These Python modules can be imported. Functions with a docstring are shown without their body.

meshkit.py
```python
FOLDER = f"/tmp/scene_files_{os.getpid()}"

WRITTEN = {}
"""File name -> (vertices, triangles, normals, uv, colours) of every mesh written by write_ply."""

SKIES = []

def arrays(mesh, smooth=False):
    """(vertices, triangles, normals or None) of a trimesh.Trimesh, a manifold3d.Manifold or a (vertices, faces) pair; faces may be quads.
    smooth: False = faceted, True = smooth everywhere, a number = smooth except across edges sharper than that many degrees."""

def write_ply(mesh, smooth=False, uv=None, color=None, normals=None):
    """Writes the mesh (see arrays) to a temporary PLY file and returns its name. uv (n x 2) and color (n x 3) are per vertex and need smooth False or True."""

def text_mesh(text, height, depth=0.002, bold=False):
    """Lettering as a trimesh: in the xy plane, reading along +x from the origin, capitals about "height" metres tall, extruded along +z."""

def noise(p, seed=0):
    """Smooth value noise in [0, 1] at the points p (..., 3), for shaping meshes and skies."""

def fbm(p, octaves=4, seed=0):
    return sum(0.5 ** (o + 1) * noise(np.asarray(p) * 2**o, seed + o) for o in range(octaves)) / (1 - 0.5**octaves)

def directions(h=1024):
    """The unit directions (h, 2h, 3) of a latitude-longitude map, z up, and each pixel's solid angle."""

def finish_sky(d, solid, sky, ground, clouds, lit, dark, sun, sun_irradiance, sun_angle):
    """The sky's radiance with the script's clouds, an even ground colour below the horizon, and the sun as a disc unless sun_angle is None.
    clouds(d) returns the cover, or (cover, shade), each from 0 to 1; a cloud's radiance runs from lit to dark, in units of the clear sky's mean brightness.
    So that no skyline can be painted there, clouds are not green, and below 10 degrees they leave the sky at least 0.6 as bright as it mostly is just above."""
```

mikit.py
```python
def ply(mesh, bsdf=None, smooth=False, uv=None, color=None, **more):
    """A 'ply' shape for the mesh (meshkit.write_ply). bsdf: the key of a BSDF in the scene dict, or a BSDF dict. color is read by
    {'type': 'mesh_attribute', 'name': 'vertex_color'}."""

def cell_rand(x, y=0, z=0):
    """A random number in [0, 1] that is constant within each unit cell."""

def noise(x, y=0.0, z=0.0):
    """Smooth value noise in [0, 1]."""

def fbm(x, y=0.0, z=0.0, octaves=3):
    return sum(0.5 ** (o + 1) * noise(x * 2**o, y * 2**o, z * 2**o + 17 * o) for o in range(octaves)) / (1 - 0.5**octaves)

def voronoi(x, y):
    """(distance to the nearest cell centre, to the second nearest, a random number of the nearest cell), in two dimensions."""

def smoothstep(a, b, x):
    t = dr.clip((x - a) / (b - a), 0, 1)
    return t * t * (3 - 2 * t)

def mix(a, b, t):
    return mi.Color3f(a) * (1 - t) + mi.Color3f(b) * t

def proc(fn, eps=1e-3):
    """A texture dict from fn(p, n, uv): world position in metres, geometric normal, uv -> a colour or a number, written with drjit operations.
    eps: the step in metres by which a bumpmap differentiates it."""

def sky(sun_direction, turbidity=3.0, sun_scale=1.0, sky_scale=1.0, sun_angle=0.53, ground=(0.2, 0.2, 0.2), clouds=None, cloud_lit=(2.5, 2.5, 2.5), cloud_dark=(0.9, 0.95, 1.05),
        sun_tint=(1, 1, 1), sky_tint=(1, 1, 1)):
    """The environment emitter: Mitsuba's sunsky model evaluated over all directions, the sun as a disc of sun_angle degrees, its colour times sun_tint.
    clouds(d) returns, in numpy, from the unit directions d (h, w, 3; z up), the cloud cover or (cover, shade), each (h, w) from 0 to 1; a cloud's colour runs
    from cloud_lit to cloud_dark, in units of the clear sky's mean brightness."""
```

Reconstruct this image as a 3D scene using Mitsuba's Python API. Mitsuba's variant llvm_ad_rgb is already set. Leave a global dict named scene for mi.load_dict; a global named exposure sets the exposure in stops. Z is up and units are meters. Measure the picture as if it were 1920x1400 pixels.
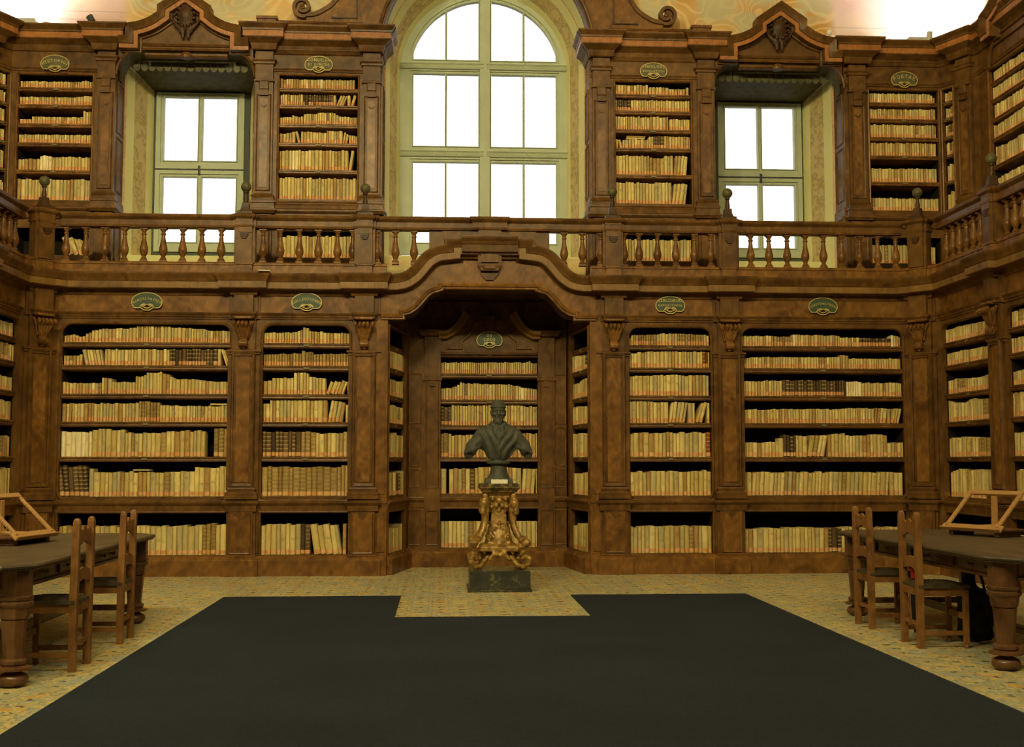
import math, random
import numpy as np, trimesh, drjit as dr, mitsuba as mi, mikit
from mikit import noise, fbm, voronoi, cell_rand, smoothstep, mix
from meshkit import text_mesh, fbm as vfbm
from shapely.geometry import Polygon, Point
from shapely.geometry import box as shapely_box
from shapely import affinity, union_all
T = mi.ScalarTransform4f
scene, labels = {'type': 'scene'}, {}
PI = math.pi
def sbox(x0, x1, z0, z1): return shapely_box(x0, z0, x1, z1)

# ------------------------------------------------------------------ camera, sky, lamps, exposure
CAM = (-0.63, 0.0, 1.45)
PITCH, YAW = math.radians(4.270), math.radians(3.3735)
FW = (math.sin(YAW) * math.cos(PITCH), math.cos(YAW) * math.cos(PITCH), math.sin(PITCH))
scene['camera'] = {'type': 'perspective', 'fov': math.degrees(2 * math.atan(960 / 2250.)), 'fov_axis': 'x', 'near_clip': 0.1, 'far_clip': 200.0,
                   'to_world': T().look_at(origin=CAM, target=[CAM[i] + FW[i] for i in range(3)], up=[0, 0, 1])}
exposure = 0.08
SKY = 130.0
LAMP = 1.0
scene['sky'] = mikit.sky((0.2, -0.6, 0.75), turbidity=4.0, sun_scale=0.0, sky_scale=0.06 * SKY, clouds=lambda d: np.ones(d.shape[:2]) * 0.9,
                         cloud_lit=(1.6, 1.55, 1.45), cloud_dark=(1.0, 1.0, 1.0), ground=(0.35, 0.34, 0.3))

# ------------------------------------------------------------------ mesh helpers
def mat4(ox=0, oy=0, oz=0, t=0.0, tilt=None):
    c, s = math.cos(t), math.sin(t)
    return np.array([[c, -s, 0, ox], [s, c, 0, oy], [0, 0, 1, oz], [0, 0, 0, 1.0]])
def shift(M, x=0, y=0, z=0): return M @ mat4(x, y, z)
ID = np.eye(4)
FB, FU, FN = mat4(0, 15.8), mat4(0, 16.95), mat4(0, 17.0)
FRL, FLL = mat4(5.95, 0, 0, -PI / 2), mat4(-5.95, 0, 0, PI / 2)      # side walls, lower: local x = -Y (right), +Y (left)
FRU, FLU = mat4(7.0, 0, 0, -PI / 2), mat4(-7.0, 0, 0, PI / 2)

def rotm(axis, a):
    return trimesh.transformations.rotation_matrix(a, axis)

class MB:
    """collects triangles"""
    def __init__(s): s.v, s.f, s.n = [], [], 0
    def add(s, v, f):
        v, f = np.asarray(v, float), np.asarray(f, int)
        if len(f) == 0: return s
        if f.shape[1] == 4: f = np.vstack([f[:, [0, 1, 2]], f[:, [0, 2, 3]]])
        s.v.append(v); s.f.append(f + s.n); s.n += len(v); return s
    def mesh(s): return np.vstack(s.v), np.vstack(s.f)
    def tm(s, m): return s.add(m.vertices, m.faces)
    def mb(s, o, M=ID):
        v, f = o.mesh() if isinstance(o, MB) else o
        return s.add(v @ M[:3, :3].T + M[:3, 3], f)
    def box(s, x0, x1, y0, y1, z0, z1):
        v = [[x, y, z] for x in (x0, x1) for y in (y0, y1) for z in (z0, z1)]
        return s.add(v, [[0, 1, 3, 2], [4, 6, 7, 5], [0, 4, 5, 1], [2, 3, 7, 6], [0, 2, 6, 4], [1, 5, 7, 3]])
    def cham(s, x0, x1, y0, y1, z0, z1, c=.006):
        """box with bevelled edges"""
        v, ix = [], {}
        for i, x in enumerate((x0, x1)):
            for j, y in enumerate((y0, y1)):
                for k, z in enumerate((z0, z1)):
                    sx, sy, sz = (c if not i else -c), (c if not j else -c), (c if not k else -c)
                    ix[i, j, k] = len(v)
                    v += [[x, y + sy, z + sz], [x + sx, y, z + sz], [x + sx, y + sy, z]]
        q, t = [], []
        for a in range(3):
            b, e = (a + 1) % 3, (a + 2) % 3
            for side in (0, 1):
                def at(p, r):
                    w = [0, 0, 0]; w[a] = side; w[b] = p; w[e] = r
                    return ix[tuple(w)] + a
                qq = [at(0, 0), at(1, 0), at(1, 1), at(0, 1)]
                q.append(qq if side else qq[::-1])
            for p in (0, 1):
                for r in (0, 1):
                    def e2(side, w_):
                        w = [0, 0, 0]; w[a] = side; w[b] = p; w[e] = r
                        return ix[tuple(w)] + w_
                    qq = [e2(0, b), e2(1, b), e2(1, e), e2(0, e)]
                    q.append(qq if (p == r) else qq[::-1])
        for (i, j, k), n in ix.items():
            t.append([n, n + 1, n + 2] if (i + j + k) % 2 else [n, n + 2, n + 1])
        v = np.array(v)
        q = np.array(q)
        return s.add(v, np.vstack([q[:, [0, 1, 2]], q[:, [0, 2, 3]], np.array(t)]))
    def extr(s, poly, y0, y1):
        """polygon in (x,z) between y0 and y1"""
        for g in getattr(poly, 'geoms', [poly]):
            if g.is_empty or g.area < 1e-8: continue
            m = trimesh.creation.extrude_polygon(g, y1 - y0, engine='earcut')
            v = np.asarray(m.vertices)
            s.add(np.stack([v[:, 0], v[:, 2] + y0, v[:, 1]], 1), np.asarray(m.faces)[:, ::-1])
        return s
    def extz(s, poly, z0, z1):
        for g in getattr(poly, 'geoms', [poly]):
            if g.is_empty or g.area < 1e-8: continue
            m = trimesh.creation.extrude_polygon(g, z1 - z0, engine='earcut')
            v = np.asarray(m.vertices)
            s.add(np.stack([v[:, 0], v[:, 1], v[:, 2] + z0], 1), m.faces)
        return s
    def plan(s, path, prof, closed=False, cap=True):
        """moulding: profile (out, z) along a path (x, y) seen from above; out is to the right of travel"""
        return s._sweep(np.asarray(path, float), np.asarray(prof, float), closed, cap, 'plan', 0)
    def elev(s, path, prof, closed=False, y=0.0, cap=True):
        """moulding: profile (n, out) along a path (x, z) of the elevation; n to the left of travel, out toward the viewer (-y)"""
        return s._sweep(np.asarray(path, float), np.asarray(prof, float), closed, cap, 'elev', y)
    def _sweep(s, p, pr, closed, cap, kind, y0):
        n = len(p)
        d = np.roll(p, -1, 0) - p
        if not closed: d[-1] = d[-2]
        d /= np.linalg.norm(d, axis=1, keepdims=True) + 1e-12
        nr = np.stack([d[:, 1], -d[:, 0]], 1) if kind == 'plan' else np.stack([-d[:, 1], d[:, 0]], 1)
        pv = np.roll(nr, 1, 0)
        if not closed: pv[0] = nr[0]; 
        dot = np.clip((pv * nr).sum(1), -.85, 1)
        m = (pv + nr) / (1 + dot)[:, None]
        k = len(pr)
        if kind == 'plan':
            xy = p[:, None, :] + m[:, None, :] * pr[None, :, :1]
            v = np.concatenate([xy, np.broadcast_to(pr[None, :, 1:], (n, k, 1))], 2)
        else:
            xz = p[:, None, :] + m[:, None, :] * pr[None, :, :1]
            v = np.stack([xz[..., 0], np.broadcast_to(y0 - pr[None, :, 1], (n, k)), xz[..., 1]], 2)
        nn = n if closed else n - 1
        i, j = np.meshgrid(np.arange(nn), np.arange(k - 1), indexing='ij')
        i2 = (i + 1) % n
        q = np.stack([i * k + j, i2 * k + j, i2 * k + j + 1, i * k + j + 1], -1).reshape(-1, 4)
        s.add(v.reshape(-1, 3), q)
        if cap and not closed:
            for e in (0, n - 1):
                c = v[e].mean(0)
                s.add(np.vstack([v[e], c]), [[a, (a + 1) % k, k] for a in range(k)])
        return s
    def lathe(s, prof, cx=0, cy=0, n=16, rot=0.0):
        prof = np.asarray(prof, float)
        a = np.arange(n) * 2 * PI / n + rot
        k = len(prof)
        v = np.stack([cx + prof[None, :, 0] * np.cos(a)[:, None], cy + prof[None, :, 0] * np.sin(a)[:, None], np.broadcast_to(prof[None, :, 1], (n, k))], 2)
        i, j = np.meshgrid(np.arange(n), np.arange(k - 1), indexing='ij')
        i2 = (i + 1) % n
        s.add(v.reshape(-1, 3), np.stack([i * k + j, i2 * k + j, i2 * k + j + 1, i * k + j + 1], -1).reshape(-1, 4))
        for e, flip in ((0, 1), (k - 1, 0)):
            if prof[e, 0] > 1e-4:
                ring = v[:, e]; c = ring.mean(0)
                t = [[b, (b + 1) % n, n] for b in range(n)]
                s.add(np.vstack([ring, c]), [x[::-1] for x in t] if flip else t)
        return s
    def sqlathe(s, prof, cx=0, cy=0, w=1.0, d=1.0):
        """square-section stack: profile (half width, z)"""
        prof = np.asarray(prof, float)
        return s.mb(MB().lathe([(r * math.sqrt(2), z) for r, z in prof], 0, 0, 4, PI / 4), np.array([[w, 0, 0, cx], [0, d, 0, cy], [0, 0, 1, 0], [0, 0, 0, 1.0]]))
    def tube(s, pts, rad, n=8):
        p = np.asarray(pts, float); rad = np.broadcast_to(rad, (len(p),))
        t = np.gradient(p, axis=0); t /= np.linalg.norm(t, axis=1, keepdims=True) + 1e-12
        ref = np.array([0, 0, 1.0]) if abs(t[:, 2]).mean() < .8 else np.array([0, 1.0, 0])
        a = np.cross(t, ref); a /= np.linalg.norm(a, axis=1, keepdims=True) + 1e-12
        b = np.cross(t, a)
        g = np.arange(n) * 2 * PI / n
        v = p[:, None] + rad[:, None, None] * (np.cos(g)[None, :, None] * a[:, None] + np.sin(g)[None, :, None] * b[:, None])
        i, j = np.meshgrid(np.arange(len(p) - 1), np.arange(n), indexing='ij')
        s.add(v.reshape(-1, 3), np.stack([i * n + j, i * n + (j + 1) % n, (i + 1) * n + (j + 1) % n, (i + 1) * n + j], -1).reshape(-1, 4))
        for e in (0, -1):
            s.add(np.vstack([v[e], p[e]]), [[c, (c + 1) % n, n] for c in range(n)])
        return s

def snet(fn, lo, hi, h):
    """surface net of fn(P) = 0 (negative inside)"""
    ax = [np.arange(lo[i], hi[i] + h, h) for i in range(3)]
    P = np.stack(np.meshgrid(*ax, indexing='ij'), -1)
    F = fn(P)
    F[0], F[-1] = np.maximum(F[0], 1e-3), np.maximum(F[-1], 1e-3)
    F[:, 0], F[:, -1] = np.maximum(F[:, 0], 1e-3), np.maximum(F[:, -1], 1e-3)
    F[:, :, 0], F[:, :, -1] = np.maximum(F[:, :, 0], 1e-3), np.maximum(F[:, :, -1], 1e-3)
    nx, ny, nz = F.shape
    acc = np.zeros((nx - 1, ny - 1, nz - 1, 3)); cnt = np.zeros((nx - 1, ny - 1, nz - 1))
    C = [(i, j, k) for i in (0, 1) for j in (0, 1) for k in (0, 1)]
    sub = lambda c: F[c[0]:nx - 1 + c[0], c[1]:ny - 1 + c[1], c[2]:nz - 1 + c[2]]
    for a in C:
        for axis in range(3):
            if a[axis]: continue
            b = list(a); b[axis] = 1; b = tuple(b)
            fa, fb = sub(a), sub(b)
            cr = (fa < 0) != (fb < 0)
            t = np.where(cr, fa / np.where(cr, fa - fb, 1), 0)
            for d in range(3):
                acc[..., d] += np.where(cr, a[d] + (t if d == axis else 0), 0)
            cnt += cr
    on = cnt > 0
    idx = -np.ones(on.shape, int); idx[on] = np.arange(on.sum())
    base = np.stack(np.nonzero(on), -1)
    V = (base + acc[on] / cnt[on][:, None]) * h + np.array(lo)
    quads = []
    for axis in range(3):
        b, c = (axis + 1) % 3, (axis + 2) % 3
        sl = [slice(1, -1)] * 3; sl[axis] = slice(0, -1)
        s2 = list(sl); s2[axis] = slice(1, None)
        fa, fb = F[tuple(sl)], F[tuple(s2)]
        cr = np.stack(np.nonzero((fa < 0) != (fb < 0)), -1)
        flip = (fa < 0)[tuple(cr.T)]
        o = cr.copy(); o[:, b] += 1; o[:, c] += 1
        def cell(db, dc):
            q = o.copy(); q[:, b] -= db; q[:, c] -= dc
            return idx[tuple(q.T)]
        q = np.stack([cell(0, 0), cell(1, 0), cell(1, 1), cell(0, 1)], -1)
        quads.append(np.where(flip[:, None], q, q[:, ::-1]))
    q = np.vstack(quads); q = q[(q >= 0).all(1)]
    return V, np.vstack([q[:, [0, 1, 2]], q[:, [0, 2, 3]]])

def smin(a, b, k): 
    h = np.clip(.5 + .5 * (b - a) / k, 0, 1)
    return b * (1 - h) + a * h - k * h * (1 - h)
def ell(P, c, r):
    q = (P - np.array(c)) / np.array(r); n = np.linalg.norm(q, axis=-1)
    return (n - 1) * min(r)
def cap(P, a, b, ra, rb=None):
    a, b = np.array(a, float), np.array(b, float); rb = ra if rb is None else rb
    ab = b - a; t = np.clip(((P - a) @ ab) / (ab @ ab), 0, 1)
    return np.linalg.norm(P - a - t[..., None] * ab, axis=-1) - (ra + (rb - ra) * t)
def rbox(P, c, hs, r=.0):
    q = np.abs(P - np.array(c)) - (np.array(hs) - r)
    return np.linalg.norm(np.maximum(q, 0), axis=-1) + np.minimum(q.max(-1), 0) - r

def arc(cx, cz, r, a0, a1, n=12):
    return [(cx + r * math.cos(math.radians(a0 + (a1 - a0) * i / n)), cz + r * math.sin(math.radians(a0 + (a1 - a0) * i / n))) for i in range(n + 1)]
def curve(pts, n=6):
    """Catmull-Rom through the points"""
    p = np.array(pts, float); p = np.vstack([2 * p[0] - p[1], p, 2 * p[-1] - p[-2]])
    out = []
    for i in range(1, len(p) - 2):
        for k in range(n):
            t = k / n
            out.append(.5 * ((2 * p[i]) + (-p[i - 1] + p[i + 1]) * t + (2 * p[i - 1] - 5 * p[i] + 4 * p[i + 1] - p[i + 2]) * t * t + (-p[i - 1] + 3 * p[i] - 3 * p[i + 1] + p[i + 2]) * t ** 3))
    return [tuple(q) for q in out] + [tuple(p[-2])]
def rrect(x0, x1, z0, z1, rt=0.0, rb=0.0):
    """rectangle outline with round top and bottom corners, counter-clockwise"""
    pts = []
    for (cx, cz, r, a) in ((x1 - rb, z0 + rb, rb, -90), (x1 - rt, z1 - rt, rt, 0), (x0 + rt, z1 - rt, rt, 90), (x0 + rb, z0 + rb, rb, 180)):
        pts += arc(cx, cz, r, a, a + 90, 5) if r > 0 else [(cx, cz)]
    return pts
def jog(path, breaks):
    """break the path forward: breaks = [(segment, s0, s1, depth)] with s in metres along the segment"""
    out = []
    for i in range(len(path) - 1):
        a, b = np.array(path[i], float), np.array(path[i + 1], float)
        d = (b - a) / np.linalg.norm(b - a); n = np.array([d[1], -d[0]])
        out.append(tuple(a))
        for (k, s0, s1, dep) in sorted(breaks, key=lambda q: q[1]):
            if k == i:
                out += [tuple(a + d * s0), tuple(a + d * s0 + n * dep), tuple(a + d * s1 + n * dep), tuple(a + d * s1)]
    return out + [tuple(path[-1])]

# ------------------------------------------------------------------ names, entries, labels
COUNT = {}
def numbered(base):
    k = COUNT.get(base, 0); COUNT[base] = k + 1
    return base if k == 0 else f'{base}_{k:03d}'
def shp(mesh, m, smooth=False, uv=None):
    return mikit.ply(mesh.mesh() if isinstance(mesh, MB) else mesh, 'mat_' + m, smooth, uv=uv)
def put(key, sd, M=ID):
    scene[key] = {**sd, 'to_world': T(np.asarray(M, float).tolist())}
    return key
def part(parent, name, mesh, m, M=ID, smooth=False, label=None, kind=None):
    key = numbered(f'{parent}__{name}')
    put(key, mesh if isinstance(mesh, dict) else shp(mesh, m, smooth), M)
    if label or kind:
        labels[key] = {k: v for k, v in (('label', label), ('kind', kind)) if v}
    return key
def thing(name, label, cat, group=None):
    key = numbered(name); labels[key] = {'label': label, 'category': cat}
    if group: labels[key]['group'] = group
    return key
def single(name, mesh, m, label, cat, M=ID, smooth=False, group=None):
    key = thing(name, label, cat, group); put(key, mesh if isinstance(mesh, dict) else shp(mesh, m, smooth), M)
    return key
def struct(name, label, mesh=None, m=None, M=ID, smooth=False):
    key = numbered(name); labels[key] = {'label': label, 'kind': 'structure'}
    if mesh is not None: put(key, shp(mesh, m, smooth), M)
    return key

# ------------------------------------------------------------------ materials
def bsdf(key, col, rough=.5, spec=.5, metal=0.0, **kw):
    c = mikit.proc(col) if callable(col) else {'type': 'rgb', 'value': list(col)}
    scene['mat_' + key] = {'type': 'twosided', 'bsdf': {'type': 'principled', 'base_color': c, 'roughness': rough, 'specular': spec, 'metallic': metal, **kw}}
def burl(dark, mid, lite, s=1.0):
    def fn(p, n, uv):
        x, y, z = p.x * s, p.y * s, p.z * s
        w = fbm(x * 2.1 + 3, y * 2.1, z * 1.3, 2)
        b = fbm(x * 9 + 4 * w, y * 9, z * 6 + 3 * w, 2)
        g = noise(x * 55, y * 55, z * 5)
        c = mix(dark, mid, smoothstep(.20, .58, w * .5 + b * .5))
        c = mix(c, lite, smoothstep(.50, .90, b * .6 + w * .4) * .72)
        return c * (0.86 + 0.28 * g)
    return fn
bsdf('wood', burl((.066, .030, .0090), (.128, .057, .0145), (.23, .108, .025), 1.6), .38, .22)
bsdf('wood_panel', burl((.082, .033, .010), (.180, .078, .018), (.33, .145, .031), 1.8), .34, .25)
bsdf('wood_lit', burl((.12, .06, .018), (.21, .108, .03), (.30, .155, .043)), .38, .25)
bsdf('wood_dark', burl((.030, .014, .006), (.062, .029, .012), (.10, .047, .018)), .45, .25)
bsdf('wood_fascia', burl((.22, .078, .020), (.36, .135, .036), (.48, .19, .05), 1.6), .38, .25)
bsdf('wood_table', burl((.055, .024, .009), (.115, .05, .018), (.17, .08, .028), 1.8), .33, .5)
bsdf('wood_top', lambda p, n, uv: mix((.040, .027, .016), (.095, .066, .038), fbm(p.x * 7, p.y * 2.2, p.z, 3)), .42, .55)
bsdf('wood_chair', burl((.12, .05, .013), (.22, .094, .026), (.30, .135, .04), 2.2), .45, .4)
bsdf('wood_light', (.40, .21, .07), .5, .4)
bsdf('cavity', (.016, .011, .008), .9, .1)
bsdf('leather', lambda p, n, uv: mix((.035, .026, .016), (.085, .064, .036), fbm(p.x * 18, p.y * 18, p.z * 18, 2)), .5, .4)
bsdf('carpet', lambda p, n, uv: mix((.012, .0145, .019), (.021, .0255, .033), fbm(p.x * 60, p.y * 60, 0, 2) * .6 + fbm(p.x * 1.5, p.y * 1.5, 0, 2) * .4), .95, .1)
bsdf('bronze', lambda p, n, uv: mix((.036, .036, .028), (.088, .085, .064), fbm(p.x * 14, p.y * 14, p.z * 14, 3)), .6, .3)
bsdf('gilt', lambda p, n, uv: mix((.13, .065, .018), (.42, .24, .055), smoothstep(.2, .75, fbm(p.x * 26, p.y * 26, p.z * 26, 3))), .42, .5, .25)
bsdf('gilt_dull', lambda p, n, uv: mix((.05, .038, .018), (.20, .125, .035), smoothstep(.35, .7, fbm(p.x * 30, p.y * 30, p.z * 30, 2))), .45, .5, .3)
def marble(p, n, uv):
    a = fbm(p.x * 7, p.y * 7, p.z * 7, 3)
    v = smoothstep(.035, .0, dr.abs(fbm(p.x * 5 + 7, p.y * 5, p.z * 5 + 2 * a, 3) - .5))
    return mix(mix((.018, .02, .016), (.05, .05, .04), a), (.17, .15, .055), v * .55 * smoothstep(.4, .6, a))
bsdf('marble', marble, .22, .5)
bsdf('paint_green', lambda p, n, uv: mix((.36, .39, .27), (.44, .47, .33), fbm(p.x * 4, p.y * 4, p.z * 4, 2)), .5, .4)
bsdf('frame_dark', (.06, .07, .055), .6, .3)
bsdf('plaque_green', (.045, .062, .030), .5, .4)
bsdf('plaque_gold', (.42, .33, .11), .5, .4, .2)
bsdf('white_paper', (.75, .70, .50), .7, .2)
bsdf('tag', (.16, .13, .06), .5, .4)
bsdf('black_cloth', (.010, .010, .013), .7, .3)
bsdf('red_plastic', (.55, .035, .02), .35, .5)
bsdf('iron', (.03, .03, .03), .5, .4)
bsdf('bulb', (.8, .75, .68), .3, .5)
bsdf('lamp_shell', (.45, .42, .36), .5, .4)
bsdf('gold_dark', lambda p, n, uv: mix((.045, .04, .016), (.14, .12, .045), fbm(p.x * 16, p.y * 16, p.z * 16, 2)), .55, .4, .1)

def tiles(p, n, uv):
    s = .21
    x, y = p.x / s, p.y / s
    fx, fy = dr.floor(x), dr.floor(y)
    u, v = x - fx - .5, y - fy - .5
    big = dr.square(dr.sin(x * PI / 2)) * dr.square(dr.sin(y * PI / 2))          # the pattern repeats over four tiles
    r = dr.sqrt(u * u + v * v); a = dr.atan2(v, u)
    w = fbm(p.x * 17, p.y * 17, 0, 3); w2 = fbm(p.x * 5 + 3, p.y * 5, 1, 3); w3 = noise(p.x * 34, p.y * 34, 2)
    c = mix((.46, .36, .15), (.37, .31, .16), smoothstep(.35, .65, w2))
    c = mix(c, (.50, .265, .045), smoothstep(.42, .62, w) * smoothstep(.35, .65, big + (w2 - .5) * .7) * .9)
    petal = .29 + .15 * dr.cos(4 * a) + (w - .5) * .3
    c = mix(c, (.165, .195, .165), smoothstep(.12, .02, dr.abs(r - petal)) * smoothstep(.25, .5, w3) * .9)
    c = mix(c, (.27, .30, .245), smoothstep(.5, .72, fbm(p.x * 9, p.y * 9, 7, 2)) * .75)
    c = mix(c, (.05, .062, .052), smoothstep(.22, .10, dr.sqrt(dr.square(dr.abs(u) - .5) + dr.square(v)) + (w - .5) * .25) * smoothstep(.4, .6, w3) * .9)
    c = mix(c, (.60, .52, .29), smoothstep(.66, .86, noise(p.x * 52, p.y * 52)) * .6)
    e = dr.maximum(dr.abs(u), dr.abs(v))
    return mix(c, c * .7, smoothstep(.485, .497, e) * .5)
bsdf('tile', tiles, .33, .45)

def fresco(p, n, uv):
    x, z = p.x, p.z
    w = fbm(x * 1.3, p.y, z * 1.3, 3)
    w2 = fbm(x * 1.1 + 9, p.y + 4, z * 1.1, 3)
    ax = dr.abs(x)
    # painted scrollwork: winding bands and shell-like patches, mirrored about the middle of the wall
    q = fbm(ax * 1.9 + 2.3 * w, 0, z * 1.9 + 2.3 * w2, 2)
    vein = dr.abs(dr.sin(q * 24))
    sc = smoothstep(.35, .8, w2)
    ring = smoothstep(.75, .98, vein)
    green = mi.Float(0)
    for (cx, cz, rx, rz) in ((3.5, 8.35, .30, .36), (4.95, 8.35, .34, .30), (2.55, 8.45, .30, .38), (4.25, 8.8, .7, .5), (3.95, 8.05, .3, .2)):
        green = dr.maximum(green, smoothstep(1.25, .6, dr.sqrt(dr.square((ax - cx) / rx) + dr.square((z - cz) / rz)) + (w - .5) * 1.6))
    c = mix((.64, .42, .20), (.58, .345, .12), smoothstep(.35, .65, w))
    c = mix(c, (.48, .25, .06), smoothstep(.45, .66, w2) * .85)
    c = mix(c, (.74, .55, .27), ring * .55)
    c = mix(c, (.44, .46, .34), green * .6 * smoothstep(.2, .5, noise(ax * 9, 0, z * 9) + .2))
    pink = smoothstep(5.15, 5.35, ax)
    line = smoothstep(.012, .0, dr.abs(z - 8.02)) + smoothstep(.012, .0, dr.abs(z - 7.9))
    pk = mix((.62, .44, .40), (.70, .53, .44), smoothstep(.4, .6, w)) * (1 - .25 * dr.minimum(line, 1))
    return mix(c, pk, pink)
bsdf('fresco', fresco, .8, .2)
def reveal(p, n, uv):
    u = p.y
    band = smoothstep(17.62, 17.64, u) * smoothstep(17.98, 17.96, u)
    w = fbm(p.x * 5, p.y * 11, p.z * 7, 3)
    sw = .5 + .5 * dr.sin(w * 26)
    c = mix((.74, .68, .32), (.66, .61, .29), fbm(p.x * 3, p.y * 3, p.z * 1.5, 2))
    return mix(c, mix((.56, .42, .18), (.36, .26, .09), sw * smoothstep(.4, .6, w)), band * .95)
bsdf('reveal', reveal, .8, .2)
bsdf('vault', lambda p, n, uv: mix((.30, .23, .13), (.40, .32, .19), fbm(p.x, p.y, p.z, 2)), .85, .2)
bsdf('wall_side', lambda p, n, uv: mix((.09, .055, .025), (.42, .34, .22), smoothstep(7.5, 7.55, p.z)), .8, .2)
bsdf('plaster', lambda p, n, uv: mix((.62, .50, .28), (.70, .57, .34), fbm(p.x, p.y, p.z, 2)), .85, .2)
scene['mat_glass'] = {'type': 'thindielectric', 'int_ior': 1.15}

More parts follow.
